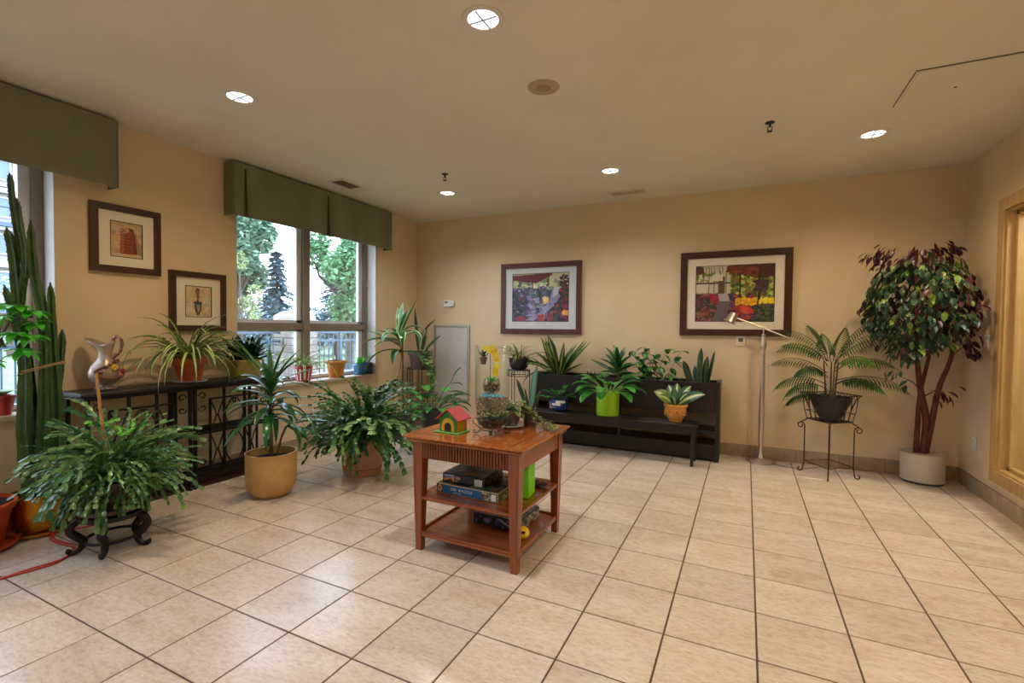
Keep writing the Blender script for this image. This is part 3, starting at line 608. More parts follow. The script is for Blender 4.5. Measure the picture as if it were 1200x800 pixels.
def picture(name, label, W_, H_, border, matw, img, art_box, framem, matm, loc, wall, print_label=None):
    """wall 'back': hangs on y=0 facing -y; wall 'left': hangs on x=0 facing +x. loc = centre"""
    t = thing(name, label, 'picture', loc, pi/2 if wall == 'left' else 0)
    w_, h = W_/2, H_/2; D = .03
    def quad(p0, p1, p2, p3, y0=-D, y1=-.002):
        b.add([(p[0], y, p[1]) for y in (y0, y1) for p in (p0, p1, p2, p3)], [(0, 1, 2, 3), (7, 6, 5, 4)]+[(i, 4+i, 4+(i+1) % 4, (i+1) % 4) for i in range(4)])
    q = border
    for pts in (((-w_, -h), (w_, -h), (w_-q, -h+q), (-w_+q, -h+q)), ((w_, -h), (w_, h), (w_-q, h-q), (w_-q, -h+q)), ((w_, h), (-w_, h), (-w_+q, h-q), (w_-q, h-q)), ((-w_, h), (-w_, -h), (-w_+q, -h+q), (-w_+q, h-q))):
        b = MB(); quad(*pts); b.build('frame_side', framem, t)
    x0, x1, z0, z1 = art_box
    b = MB()
    for a in ((-w_+q, x0, -h+q, h-q), (x1, w_-q, -h+q, h-q), (x0, x1, -h+q, z0), (x0, x1, z1, h-q)): b.box(a[0], a[1], -.016, -.012, a[2], a[3])
    b.build('mat_board', matm, t)
    b = MB()
    e = .005
    for a in ((x0, x0+e, z0, z1), (x1-e, x1, z0, z1), (x0, x1, z0, z0+e), (x0, x1, z1-e, z1)): b.box(a[0], a[1], -.0165, -.0125, a[2], a[3])
    b.build('mat_bevel', 'blackpaint', t)
    canvas('print', x1-x0, z1-z0, img, 'print', t, lambda u, v: (x0+u, -.0115, z0+v))
    b = MB(); b.box(-w_+q, w_-q, -.0195, -.018, -h+q, h-q); b.build('glass', 'pglass', t)
    return t
# garden path under a red roof
P = Paint(96, 84, (62, 62, 86), 3)
P.rect(0, 0, 1, .3, (186, 190, 150)); P.dabs(60, 0, .12, 1, .34, [(120, 138, 104), (200, 204, 160), (150, 150, 130), (88, 104, 92)], .02, .05)
P.poly([(.0, .04), (.72, 0), (.70, .05), (.42, .21), (0, .13)], (112, 40, 52)).poly([(.0, .10), (.3, .17), (.42, .21), (.2, .16)], (70, 30, 44))
P.rect(.35, .1, .38, .42, (66, 48, 60)).rect(.64, .05, .66, .25, (62, 56, 50))
P.dabs(330, 0, .3, .62, 1, [(52, 58, 92), (78, 78, 120), (96, 70, 112), (60, 92, 104), (40, 60, 70), (112, 60, 90), (130, 122, 164), (70, 96, 84)], .012, .035)
P.poly([(.72, .3), (.86, .3), (.84, .5), (.74, .68), (.56, .86), (.38, .98), (.22, .98), (.5, .8), (.66, .58)], (138, 134, 170)).poly([(.74, .3), (.84, .3), (.8, .45), (.72, .5)], (190, 192, 200)); P.dabs(40, .3, .5, .74, .96, [(124, 120, 160), (150, 148, 184)], .02, .04)
P.dabs(110, .84, .06, 1, .6, [(60, 34, 50), (110, 40, 50), (50, 62, 56), (130, 60, 66), (40, 40, 52)], .012, .03)
P.dabs(26, .55, .5, .64, .62, [(240, 200, 120), (244, 180, 96)], .012, .022)
P.dabs(60, .72, .62, 1, .98, [(110, 36, 60), (46, 52, 74), (60, 84, 76), (136, 56, 70)], .02, .04)
P.poly([(.46, .86), (.6, .84), (.58, 1), (.48, 1)], (160, 66, 74)).poly([(.62, .82), (.74, .82), (.71, 1), (.63, 1)], (140, 52, 66)).rect(.76, .84, .8, 1, (70, 84, 96))
P.dabs(26, .86, .78, 1, .86, [(248, 190, 116), (236, 160, 90)], .014, .024); P.dabs(16, .06, .9, .24, 1, [(170, 60, 90), (130, 60, 120)], .02, .03)
picture('framed_picture', 'framed purple toned garden print with a pale path, left picture on the back wall', 1.02, .84, .06, 0, P.a, (-.36, .36, -.275, .295), 'redwood', 'matblue', (1.80, 0, 1.595), 'back')
# greenhouse with umbrellas and flower beds
P = Paint(104, 80, (60, 56, 36), 5)
P.rect(0, 0, .45, .5, (196, 190, 160)); P.dabs(50, 0, .1, .3, .34, [(120, 130, 60), (164, 164, 104), (206, 200, 170)], .02, .05)
for k in range(9): P.rect(.1+k*.035, .03, .108+k*.035, .13, (110, 96, 60))
for k in range(6): P.rect(.02+k*.075, .1, .028+k*.075, .5, (70, 56, 40))
P.rect(0, .3, .45, .32, (70, 56, 40)).rect(.02, .33, .14, .48, (206, 200, 180)).rect(.3, .2, .38, .5, (96, 74, 54)).rect(.22, .16, .36, .28, (214, 208, 190))
P.rect(.45, 0, 1, .6, (134, 136, 60)); P.dabs(150, .45, .12, 1, .58, [(164, 170, 80), (110, 122, 48), (70, 84, 36), (196, 196, 110), (120, 100, 50)], .015, .04)
P.poly([(.4, .02), (1, -.02), (1, .2), (.9, .25), (.78, .24), (.66, .2), (.56, .16), (.48, .16), (.4, .12)], (94, 48, 24)).poly([(.45, .12), (.49, .04), (.55, .03), (.6, .14), (.52, .16)], (140, 70, 36)).poly([(.62, .18), (.65, .07), (.72, .04), (.8, .1), (.81, .22), (.7, .2)], (128, 62, 32)); P.dabs(26, .44, .0, .98, .18, [(84, 42, 24), (110, 54, 28), (96, 50, 28)], .015, .04); P.poly([(.8, 0), (1, 0), (1, .2), (.84, .24)], (74, 38, 22)).ell(.04, .08, .07, .08, (88, 46, 28))
for x, w_ in ((.48, .012), (.57, .018), (.8, .03), (.98, .02)): P.rect(x, .14, x+w_, .72, (42, 32, 24))
P.dabs(40, .76, .3, .9, .46, [(56, 42, 44), (70, 60, 50)], .02, .04)
P.rect(0, .52, .45, 1, (70, 52, 44)); P.dabs(190, 0, .5, .32, 1, [(110, 44, 46), (84, 66, 48), (54, 56, 36), (150, 70, 70), (66, 46, 44), (120, 104, 80)], .015, .035)
P.poly([(.3, .5), (.42, .5), (.5, .7), (.56, 1), (.22, 1), (.3, .74)], (104, 92, 96)).poly([(.3, .5), (.42, .5), (.45, .64), (.32, .64)], (176, 164, 166))
P.dabs(24, .2, .52, .3, .64, [(170, 40, 46), (150, 34, 40)], .02, .03)
P.dabs(150, .45, .52, .78, .98, [(150, 40, 40), (180, 60, 44), (70, 30, 40), (120, 60, 60), (60, 50, 80)], .018, .034)
P.rect(.8, .68, 1, 1, (46, 58, 34)); P.dabs(140, .76, .68, 1, 1, [(58, 74, 42), (80, 92, 60), (36, 44, 30)], .012, .03)
P.dabs(70, .53, .59, .78, .69, [(240, 190, 30), (226, 150, 30)], .014, .026); P.dabs(70, .82, .6, 1, .67, [(244, 206, 24), (250, 220, 60)], .014, .024)
P.dabs(24, .58, .76, .74, .84, [(190, 60, 50), (206, 84, 60)], .02, .03)
picture('framed_picture', 'framed print of flower beds and brown umbrellas, right of the two on the back wall', 1.0, .84, .065, 0, P.a, (-.355, .355, -.28, .28), 'darkwood', 'matboard', (3.87, 0, 1.607), 'back')
# clay pots print
P = Paint(60, 66, (190, 158, 120), 7); P.dabs(200, 0, 0, 1, 1, [(194, 162, 124), (184, 152, 114), (198, 170, 132)], .05, .12)
P.rect(0, .9, 1, 1, (204, 180, 146)).poly([(.7, .3), (.86, .9), (.98, .9), (.8, .3)], (150, 120, 92))
P.poly([(.34, .2), (.72, .2), (.82, .88), (.28, .88)], (146, 66, 38)); P.ell(.53, .2, .2, .05, (110, 50, 36)).ell(.45, .22, .14, .08, (176, 140, 120))
for k in range(7): P.rect(.31, .3+k*.085, .8, .312+k*.085, (104, 42, 26))
P.poly([(.34, .2), (.46, .2), (.42, .88), (.28, .88)], (176, 92, 56)); P.poly([(.7, .2), (.72, .2), (.84, .88), (.72, .88)], (100, 44, 28))
for k in range(1, 8): P.ell(.53, .29+k*.084, .245, .014, (120, 50, 30))
P.dabs(14, .3, .14, .5, .3, [(206, 180, 160), (120, 90, 76)], .015, .03)
picture('framed_picture', 'dark framed print of stacked clay pots, higher of the two on the left wall', .43, .47, .045, 0, P.a, (-.10, .10, -.125, .125), 'darkwood', 'matboard', (0, -3.355, 1.835), 'left')
P = Paint(60, 70, (202, 182, 146), 9); P.dabs(200, 0, 0, 1, 1, [(204, 184, 150), (196, 174, 138), (208, 190, 156)], .05, .12)
P.dabs(50, .3, .1, .7, .6, [(150, 120, 100), (170, 140, 116)], .01, .03); P.ell(.47, .16, .09, .09, (120, 70, 44)).rect(.41, .16, .54, .36, (142, 88, 54)).rect(.45, .34, .5, .54, (60, 56, 54))
P.poly([(.34, .5), (.62, .5), (.62, .74), (.54, .9), (.47, .94), (.4, .86), (.35, .7)], (70, 68, 66)).poly([(.43, .6), (.55, .6), (.54, .8), (.48, .86)], (166, 150, 126)).rect(.33, .5, .63, .55, (40, 38, 38))
picture('framed_picture', 'dark framed print of a garden trowel, lower of the two on the left wall', .44, .47, .045, 0, P.a, (-.105, .105, -.125, .125), 'darkwood', 'matboard', (0, -2.86, 1.425), 'left')

# =================================================================== WALL FITTINGS
t = thing('thermostat', 'small white thermostat on the back wall above the access panel', 'thermostat', (.53, 0, 1.55))
b = MB(); b.bbox(-.08, .08, -.028, -.001, -.042, .042, .006); b.build('case', 'whiteplastic', t)
b = MB(); b.box(-.06, -.01, -.0295, -.028, .005, .03); b.build('display', 'greyplastic', t)
for k in range(3): b = MB(); b.bbox(.01+k*.02, .024+k*.02, -.0305, -.028, -.028, -.016, .001); b.build('button', 'almond', t)
t = thing('access_panel', 'grey metal access door in the back wall behind the corner plants', 'panel', (.565, 0, 0))
b = MB()
for q in ((-.275, -.25, .3, 1.27), (.25, .275, .3, 1.27), (-.25, .25, 1.245, 1.27), (-.25, .25, .3, .325)): b.box(q[0], q[1], -.014, -.001, q[2], q[3])
b.build('frame', 'panelframe', t)
b = MB(); b.box(-.244, .236, -.008, -.002, .331, 1.236); b.build('door', 'panelpaint', t)
b = MB(); b.lathe([(.012, 0), (.012, .004)], 12, cap=True); b.build('latch', 'panelframe', t, loc=(.2, -.008, .8), rot=(pi/2, 0, 0))
t = thing('wall_jack', 'small almond wall jack plate under the right garden picture', 'wall plate', (3.94, 0, 1.145))
b = MB(); b.bbox(-.04, .04, -.008, -.001, -.055, .045, .003); b.build('plate', 'almond', t)
b = MB(); b.box(-.02, .02, -.0095, -.008, -.015, .02); b.build('socket', 'ventdark', t)
for (y, z, lab, kind) in ((-.345, 1.17, 'double light switch on the right wall beside the ficus tree, the farther plate', 's'), (-.455, 1.17, 'light switch on the right wall nearer the golden window frame', 's'), (-.30, .375, 'white power outlet low on the right wall', 'o')):
    t = thing('light_switch' if kind == 's' else 'power_outlet', lab, 'switch' if kind == 's' else 'outlet', (RW, y, z))
    b = MB(); b.bbox(-.008, -.0005, -.038, .038, -.058, .058, .003); b.build('plate', 'whiteplastic', t)
    if kind == 's': b = MB(); b.bbox(-.013, -.008, -.016, .016, -.032, .032, .002); b.build('rocker', 'almond', t)
    else:
        for dz in (-.022, .022): b = MB(); b.bbox(-.0105, -.008, -.015, .015, dz-.014, dz+.014, .002); b.build('socket', 'almond', t)

# =================================================================== OUTSIDE
b = MB(); b.box(-90, WX-.02, -60, 60, -.35, -.25); struct('ground', b, 'lawn')
b = MB(); b.box(-9, -4.3, -40, 40, -.249, -.2); struct('pavement', b, 'asphalt')
fr = thing('fence', 'blue grey metal picket fence outside the windows', 'fence', (-3.55, 0, 0))
for z in (1.12, .96, .02):
    b = MB(); b.box(-.02, .02, -9, 9, z-.02, z+.02); b.build('rail', 'fence', fr)
b = MB(); b.box(-.008, .008, -.008, .008, -.2, 1.13); pk = b.build('picket', 'fence', fr, loc=(0, -8.9, 0)).data
y = -8.78
while y < 8.9:
    if not (.64 < y < 1.26): link('picket', pk, fr, loc=(0, y, 0))
    y += .115
b = MB(); b.box(-.03, .03, -.03, .03, -.26, 1.16); b.box(-.036, .036, -.036, .036, 1.16, 1.18); ps = b.build('post', 'fence', fr, loc=(0, -.2, 0)).data
for y in (-8, -5.6, -3.2, 2.1, 4.5, 6.9): link('post', ps, fr, loc=(0, y, 0))
pl = thing('stone_pillar', 'limestone block pillar with a domed cap outside the far window', 'pillar', (-3.5, .95, -.26))
for k in range(12):
    z = k*.128
    for q in range(4):
        L1 = random.uniform(.18, .34); b = MB(); a = .27
        g = [(-a, -a+L1, -a, -.05), (-a+L1+.008, a, -a, -.05), (-a, -a+L1+.05, -.04, a), (-a+L1+.058, a, -.04, a)][q]; j = random.uniform(0, .012)
        b.bbox(g[0]-j*(q % 2 == 0), g[1]+j, g[2]-(j if q < 2 else 0), g[3]+(j if q > 1 else 0), z+.004, z+.122, .008); b.build('stone', 'stoneblock', pl)
b = MB(); b.box(-.25, .25, -.25, .25, 0, 1.54); b.build('mortar_core', 'capstone', pl)
b = MB(); b.lathe([(.30, 1.54), (.36, 1.55), (.36, 1.66), (.34, 1.69), (.22, 1.76), (.002, 1.79)], 28, cap=True); b.build('cap', 'capstone', pl, smooth=True)

def leafcloud(mb, n, centre, rad, size, flat=.9, shell=.5):
    for _ in range(n):
        while True:
            d = Vector((random.uniform(-1, 1), random.uniform(-1, 1), random.uniform(-1, 1)))
            if shell < d.length < 1: break
        p = Vector(centre)+Vector((d.x*rad[0], d.y*rad[1], d.z*rad[2])); s = size*random.uniform(.6, 1.3)
        a = Vector((random.uniform(-1, 1), random.uniform(-1, 1), random.uniform(-.5, .5))).normalized(); c = a.cross(Vector((random.uniform(-.4, .4), random.uniform(-.4, .4), 1))).normalized()
        mb.add([p-a*s*.5, p+c*s*.3, p+a*s*.5, p-c*s*.3+Vector((0, 0, s*.1))], [(0, 1, 2), (0, 2, 3)], [(0, 0), (.3, .5), (1, 1), (.7, .5)])
def tree(label, loc, h, lobes, leaf, m, n, trunk=.14):
    t = thing('street_tree', label, 'tree', loc, 0, None)
    b = MB(); b.tube([(0, 0, -.3), (.05, .03, h*.3), (0, .1, h*.6), (.02, 0, h*.85)], [trunk, trunk*.8, trunk*.6, trunk*.3], 8)
    for L in lobes: b.tube([(0, 0, h*.35), tuple(Vector(L[0])*.8), L[0]], [trunk*.5, trunk*.3, trunk*.1], 6)
    b.build('trunk', 'trunk', t, smooth=True)
    b = MB()
    for i, (c, r) in enumerate(lobes): leafcloud(b, n, c, r, leaf)
    stuff(b.build('foliage', m, t, smooth=False)); return t
def lobes(cx, cy, cz, rx, ry, rz, n, s=.45):
    out = []
    for _ in range(n):
        d = Vector((random.uniform(-1, 1), random.uniform(-1, 1), random.uniform(-1, 1)))
        if d.length > 1: d.normalize()
        out.append(((cx+d.x*rx, cy+d.y*ry, cz+d.z*rz), (rx*s*1.1, ry*s*1.1, rz*s*.75)))
    return out
random.seed(21)
tree('leafy street tree filling the left half of the far window', (-10.5, 4.45, 0), 5.5, lobes(0, -.1, 3.3, 1.0, 1.0, 2.0, 20, .38), .24, 'tree1', 620)
tree('pale flowering branches low on the left street tree', (-8.4, 3.2, 0), 3.0, lobes(0, .0, 2.3, .4, .7, 1.2, 6, .3), .10, 'tree1y', 150, .04)
tree('bright green maple tree in the right half of the far window', (-8.2, 7.0, 0), 5.6, lobes(0, 0, 3.2, 1.3, 1.1, 1.9, 18, .38), .19, 'tree2', 620)
def spruce(label, loc, h, r):
    t = thing('spruce_tree', label, 'tree', loc, 0, None)
    b = MB(); b.tube([(0, 0, -.3), (0, 0, h)], [.16, .02], 7); b.build('trunk', 'trunk', t)
    b = MB(); L = int(h*4.2)
    for k in range(L):
        z = .5+(h-.5)*k/L; rr = r*(1-k/L)*random.uniform(.85, 1.1)+.08; nb = 13
        for i in range(nb):
            a = 2*pi*i/nb+random.random()
            for q in range(9):
                f0 = (q+1)/9; p = Vector((cos(a)*rr*f0, sin(a)*rr*f0, z-.35*rr*f0**1.5+random.uniform(-.05, .05))); s = .34*(1.2-.6*f0)
                d = Vector((cos(a+random.uniform(-1.1, 1.1)), sin(a+random.uniform(-1.1, 1.1)), random.uniform(-.5, .1)))*s; c = Vector((-d.y, d.x, .03))*.32
                b.add([p-c, p+d, p+c, p+Vector((0, 0, -.08))], [(0, 1, 2), (0, 3, 2)])
    stuff(b.build('foliage', 'spruce', t))
spruce('tall blue green spruce seen between the left tree and the centre mullion', (-14.5, 9.1, 0), 4.6, 1.75)
spruce('blue green spruce just right of the mullion', (-15, 12.9, 0), 4.7, 1.75)
spruce('low spruce behind the stone pillar', (-19, 12.4, 0), 3.4, 1.6)
spruce('spruce at the right side of the far window, behind the maple', (-20.5, 19.3, 0), 5.6, 2.2)
hd = thing('hedge', 'low blue green hedge across the street behind the fence', 'hedge', (-25, 17, 0))
b = MB(); leafcloud(b, 9000, (0, 0, 1.1), (1.0, 14, 1.7), .34, shell=.1); stuff(b.build('foliage', 'spruce', hd))
b = MB(); b.box(-.6, .6, -13, 13, -.26, 1.2); b.build('stem_mass', 'trunk', hd)
for k, (z, lab) in enumerate(((5.95, 'upper overhead power line seen through the far window'), (5.3, 'lower overhead power line seen through the far window'))):
    b = MB(); b.tube([(-18, -30+i*5, z+.004*(i*5-38)**2*.25-.3) for i in range(17)], .02, 5); tag(b.build('power_line', 'wire'), lab, 'cable')
bt = thing('apartment_tower', 'pale concrete apartment tower seen through the near left window', 'building', (-46, 8, 0))
b = MB(); b.box(-8, 0, -24, 7, -.3, 24); b.build('wall', 'concrete', bt)
b = MB(); b.box(0, .12, -.95, .95, -.7, .7); fw = b.data if False else None
frm = None; pan = None
for fl_ in range(8):
    z = 1.6+fl_*2.75
    for k in range(16):
        y = 5.6-k*1.85
        if frm is None:
            b = MB()
            for q in ((-.85, -.78, -.75, .75), (.78, .85, -.75, .75), (-.78, .78, .68, .75), (-.78, .78, -.75, -.68), (-.035, .035, -.68, .68)): b.box(0, .14, q[0], q[1], q[2], q[3])
            o = b.build('window', 'sash', bt, loc=(0, y, z)); frm = o.data
            b = MB(); b.box(.02, .05, -.78, .78, -.68, .68); pan = b.build('pane', 'towerglass', o).data
        else: o = link('window', frm, bt, loc=(0, y, z)); link('pane', pan, o)
    b = MB(); b.bbox(0, .5, -24, 7.3, z+1.0, z+1.25); b.build('slab', 'concrete', bt)
    if fl_ % 4 == 2: b = MB(); b.box(.2, .55, -24, 7.3, z+1.3, z+1.6); b.build('band', 'towerrail', bt)
tree('dark green tree at the foot of the apartment tower', (-14, -1.6, 0), 3.0, lobes(0, 0, 1.9, 1.3, 1.6, 1.0, 8, .45), .16, 'tree1', 300)
#PART2
# =================================================================== SIDE TABLE
TX0, TX1, TY0, TY1, TZ = 2.335, 3.02, -3.12, -2.44, .645
t = thing('side_table', 'square cherry wood side table with two lower shelves in the middle of the floor', 'table', (TX0, TY0, 0)); W_ = TX1-TX0; D_ = TY1-TY0
b = MB(); b.bbox(-.045, W_+.01, -.01, D_+.01, TZ-.012, TZ, .004); b.build('tabletop', 'cherry_top', t)
b = MB(); b.bbox(-.025, W_-.006, .005, D_-.006, TZ-.034, TZ-.012, .006); b.build('top_moulding', 'cherry', t)
b = MB(); g = .07
for q in ((.03, W_-g, g, g+.008), (.03, W_-g, D_-g-.008, D_-g), (.03, .038, g, D_-g), (W_-g-.008, W_-g, g, D_-g)): b.box(q[0], q[1], q[2], q[3], TZ, TZ+.0008)
b.build('inlay_line', 'cherry_dark', t)
LO = .058
for sx, sy in ((LO-.02, LO), (W_-LO, LO), (W_-LO, D_-LO), (LO-.02, D_-LO)):
    b = MB(); b.taper((sx, sy), .018, (sx, sy), .030, 0, .52); b.taper((sx, sy), .030, (sx, sy), .030, .52, TZ-.034); b.build('leg', 'cherry_v', t)
lab = [(LO+.03, W_-LO-.03)]*2
for yy in (LO-.022, D_-LO+.010):
    b = MB(); b.box(LO+.01, W_-LO-.03, yy, yy+.012, .52, TZ-.034); ap = b.build('apron', 'cherry_gap_shade', t)
    n = 30; b = MB(); yo = yy-.006 if yy < .3 else yy+.012
    for i in range(n): x = LO+.012+(W_-2*LO-.044)*(i+.5)/n; b.box(x-.0058, x+.0058, yo, yo+.006, .522, TZ-.036)
    stuff(b.build('reeding', 'cherry_dark', ap))
for xx in (LO-.042, W_-LO+.010):
    b = MB(); b.box(xx, xx+.012, LO+.03, D_-LO-.03, .52, TZ-.034); b.build('apron', 'cherry_y', t)
for z in (.285, .075):
    b = MB(); e2 = .022 if z > .2 else .015; b.bbox(LO-.02-e2, W_-LO+e2, LO-e2, D_-LO+e2, z, z+.022, .005); so = b.build('shelf', 'cherry', t)
    if z < .2:
        b = MB(); e = .012
        for q in ((LO-.02-e2, W_-LO+e2, LO-e2, LO-e2+e), (LO-.02-e2, W_-LO+e2, D_-LO+e2-e, D_-LO+e2), (LO-.02-e2, LO-.02-e2+e, LO-e2, D_-LO+e2), (W_-LO+e2-e, W_-LO+e2, LO-e2, D_-LO+e2)): b.box(*q, z+.022, z+.032)
        b.build('shelf_lip', 'cherry', so)
SH1, SH2 = .308, .098

FONT_CACHE = {}
def text(s, size, m, parent, loc, rot, name='lettering', ext=.0004):
    cu = bpy.data.curves.new('txt', 'FONT'); cu.body = s; cu.size = size; cu.extrude = ext; cu.align_x = 'LEFT'
    o = bpy.data.objects.new('txt', cu); C.objects.link(o)
    dg = bpy.context.evaluated_depsgraph_get(); me = bpy.data.meshes.new_from_object(o.evaluated_get(dg)); bpy.data.objects.remove(o); bpy.data.curves.remove(cu)
    me.materials.clear(); me.materials.append(M[m])
    return link(name, me, parent, loc=loc, rot=rot)
def gamebox(name, label, loc, rz, w_, d, h, body, front, top, side, lip=True):
    t = thing('puzzle_box', label, 'box', loc, rz)
    b = MB(); b.bbox(0, w_, 0, d, 0, h, .002); b.build('carton', body, t)
    if front is not None: canvas('front_print', w_-.006, h-.006, front, 'boxprint', t, lambda u, v: (.003+u, -.0006, .003+v))
    if side is not None: canvas('side_print', d-.006, h-.006, side, 'boxprint', t, lambda u, v: (w_+.0006, .003+u, .003+v))
    if top is not None: canvas('lid_print', w_-.008, d-.008, top, 'boxprint', t, lambda u, v: (.004+u, .004+v, h+.0006))
    return t
# blue puzzle box on the middle shelf
P = Paint(90, 14, (22, 92, 150), 2); P.rect(.74, 0, 1, 1, (96, 86, 80)); P.dabs(60, .76, .1, .9, .9, [(160, 150, 140), (60, 56, 60), (190, 176, 150), (110, 84, 70)], .01, .02)
P.rect(.90, .12, .975, .9, (228, 226, 220)); [P.rect(.912+k*.010, .2, .916+k*.010, .82, (50, 50, 54)) for k in range(6)]
P.rect(0, 0, .1, 1, (70, 60, 50)).ell(.055, .5, .035, .42, (206, 180, 130)).ell(.055, .5, .022, .26, (150, 110, 80))
F1 = P.a
P = Paint(60, 14, (30, 70, 90), 4); P.rect(0, 0, .3, 1, (84, 70, 56)); P.dabs(50, .05, .1, .5, .9, [(196, 176, 140), (60, 56, 50), (150, 130, 100)], .015, .03); P.rect(.5, 0, 1, 1, (16, 66, 96))
S1 = P.a
P = Paint(60, 50, (40, 56, 50), 6); P.dabs(160, 0, 0, 1, 1, [(56, 76, 56), (30, 36, 44), (90, 96, 100), (120, 104, 70), (24, 30, 30)], .02, .06)
T1 = P.a
bx = gamebox('a', 'blue and tan puzzle box lying under a darker box on the middle shelf', (2.425, -2.985, SH1), -.02, .40, .30, .052, 'cord_tan', F1, T1, S1)
text('1000 ', .020, 'whiteplastic', bx, (.095, -.0008, .022), (pi/2, 0, 0)); text('PUZZLE', .020, 'whiteplastic', bx, (.170, -.0008, .022), (pi/2, 0, 0))
b = MB(); b.lathe([(.006, 0), (.006, .0006)], 10, cap=True); b.build('star_mark', 'whiteplastic', bx, loc=(.158, -.0006, .029), rot=(pi/2, 0, 0))
text('pieces  jigsaw', .009, 'whiteplastic', bx, (.12, -.0008, .010), (pi/2, 0, 0))
# dark puzzle box on top of it
P = Paint(80, 14, (26, 26, 48), 2); P.rect(.02, .1, .28, .95, (90, 100, 150)); P.poly([(.02, .6), (.28, .35), (.28, .95), (.02, .95)], (214, 140, 80)).rect(.02, .1, .28, .3, (150, 160, 200)).poly([(.05, .9), (.2, .5), (.26, .95)], (60, 36, 40))
P.rect(.78, .2, .95, 1, (226, 226, 226)); [P.rect(.795+k*.028, .28, .808+k*.028, .92, (40, 40, 44)) for k in range(5)]
F2 = P.a
P = Paint(60, 50, (34, 28, 38), 8); P.rect(.46, .12, .98, .42, (120, 100, 70)); P.dabs(60, 0, .5, 1, 1, [(60, 66, 90), (90, 96, 120), (40, 36, 50)], .02, .06); P.rect(.46, .68, .98, .97, (134, 112, 74)); P.dabs(40, .1, .04, .8, .3, [(40, 36, 60), (30, 30, 40)], .02, .05)
T2 = P.a
P = Paint(50, 14, (24, 24, 32), 8); P.dabs(40, 0, 0, 1, 1, [(60, 60, 70), (110, 110, 120), (150, 120, 80), (30, 30, 40)], .02, .04)
bx = gamebox('b', 'dark puzzle box resting on the blue and tan box', (2.448, -2.955, SH1+.053), .03, .27, .23, .05, 'blackpaint', F2, T2, P.a)
text('500', .022, 'whiteplastic', bx, (.082, -.0008, .022), (pi/2, 0, 0)); text('pieces', .008, 'whiteplastic', bx, (.082, -.0008, .011), (pi/2, 0, 0))
# third box on the lowest shelf
P = Paint(80, 12, (24, 24, 40), 12); P.dabs(70, 0, 0, 1, 1, [(40, 44, 70), (30, 34, 46), (90, 100, 130)], .015, .03); P.poly([(.5, .1), (.6, .1), (.96, .9), (.86, .9)], (150, 160, 190)); P.ell(.3, .5, .08, .25, (110, 120, 150)).ell(.52, .55, .05, .3, (70, 80, 170))
T3 = Paint(60, 40, (150, 148, 170), 13).dabs(90, 0, 0, 1, 1, [(170, 168, 190), (120, 120, 140), (190, 186, 196)], .03, .08).a
S3 = Paint(50, 12, (120, 116, 108), 14).dabs(60, 0, 0, 1, 1, [(30, 28, 28), (190, 186, 176), (150, 146, 138), (50, 46, 44)], .02, .05).a
gamebox('c', 'dark box with pale lid standing on the lowest table shelf', (2.575, -2.82, SH2), -.03, .30, .27, .062, 'blackpaint', P.a, T3, S3)
b = MB(); b.bbox(-.04, .04, -.055, .055, 0, .195, .003); o = b.build('storage_tin', 'limeplastic', loc=(2.895, -2.80, SH1), rot=(0, 0, .1))
tag(o, 'bright lime green square container on the middle shelf behind the front leg', 'container')
t = thing('green_bin', 'tall lime green square planter box on the middle table shelf', 'container', (0, 0, 0)) if False else None
b = MB()
for i in range(3): b.ball((.05*i-.05, .01*(i % 2), .016), .034-.005*abs(i-1), 12, 6, .5)
o = b.build('dark_stone', 'brownleather', smooth=True, loc=(2.885, -2.635, SH1+.001)); tag(o, 'flat dark brown stone at the right end of the middle shelf', 'stone')
t = thing('yellow_ball', 'small yellow ball with a black animal emblem on the lowest shelf', 'ball', (2.925, -2.885, SH2))
b = MB(); b.ball((0, 0, .034), .034, 20, 12); b.build('shell', 'yellowball', t, smooth=True)
# emblem: a dark four-legged animal silhouette curved onto the ball, facing the camera side
P2 = [(-.6, .05), (-.45, .3), (-.1, .42), (.25, .38), (.45, .5), (.62, .38), (.68, .12), (.55, .1), (.45, .12), (.42, -.1), (.45, -.42), (.3, -.42), (.26, -.15), (.02, -.12), (-.02, -.42), (-.16, -.42), (-.2, -.12), (-.38, -.12), (-.42, -.42), (-.56, -.42), (-.55, -.05)]
ax = math.atan2(-5.22+2.885, 3.987-2.925); ce = Vector((cos(ax)*cos(.35), sin(ax)*cos(.35), sin(.35))); sd = Vector((-sin(ax), cos(ax), 0)); up = ce.cross(sd)
vs = [Vector((0, 0, .034))+(ce+sd*x*.62+up*y*.62).normalized()*.0346 for x, y in [(0, .1)]+P2]
b = MB(); b.add(vs, [(0, i+1, (i+1) % len(P2)+1) for i in range(len(P2))]); b.build('emblem', 'blackpaint', t)

# =================================================================== ON THE TABLE
t = thing('birdhouse', 'toy birdhouse with a red roof and green and yellow walls, on the table', 'birdhouse', (2.50, -2.93, TZ+.001), RAD(-2))
b = MB(); b.bbox(-.095, .075, -.06, .06, 0, .007, .002); b.build('base', 'paleGreen', t)
b = MB(); w_, z0, z1, zp, d = .058, .007, .085, .128, .05
b.add([(-w_, -d, z0), (w_, -d, z0), (w_, -d, z1), (0, -d, zp), (-w_, -d, z1), (-w_, d, z0), (w_, d, z0), (w_, d, z1), (0, d, zp), (-w_, d, z1)], [(0, 1, 2, 3, 4), (9, 8, 7, 6, 5), (0, 5, 6, 1), (2, 7, 8, 3), (3, 8, 9, 4), (4, 9, 5, 0), (1, 6, 7, 2)])
hb = b.build('house_body', 'housegreen', t)
b = MB(); b.box(w_, w_+.002, -d+.006, d-.006, z0+.002, z1-.004); b.build('side_panel', 'houseyellow', t)
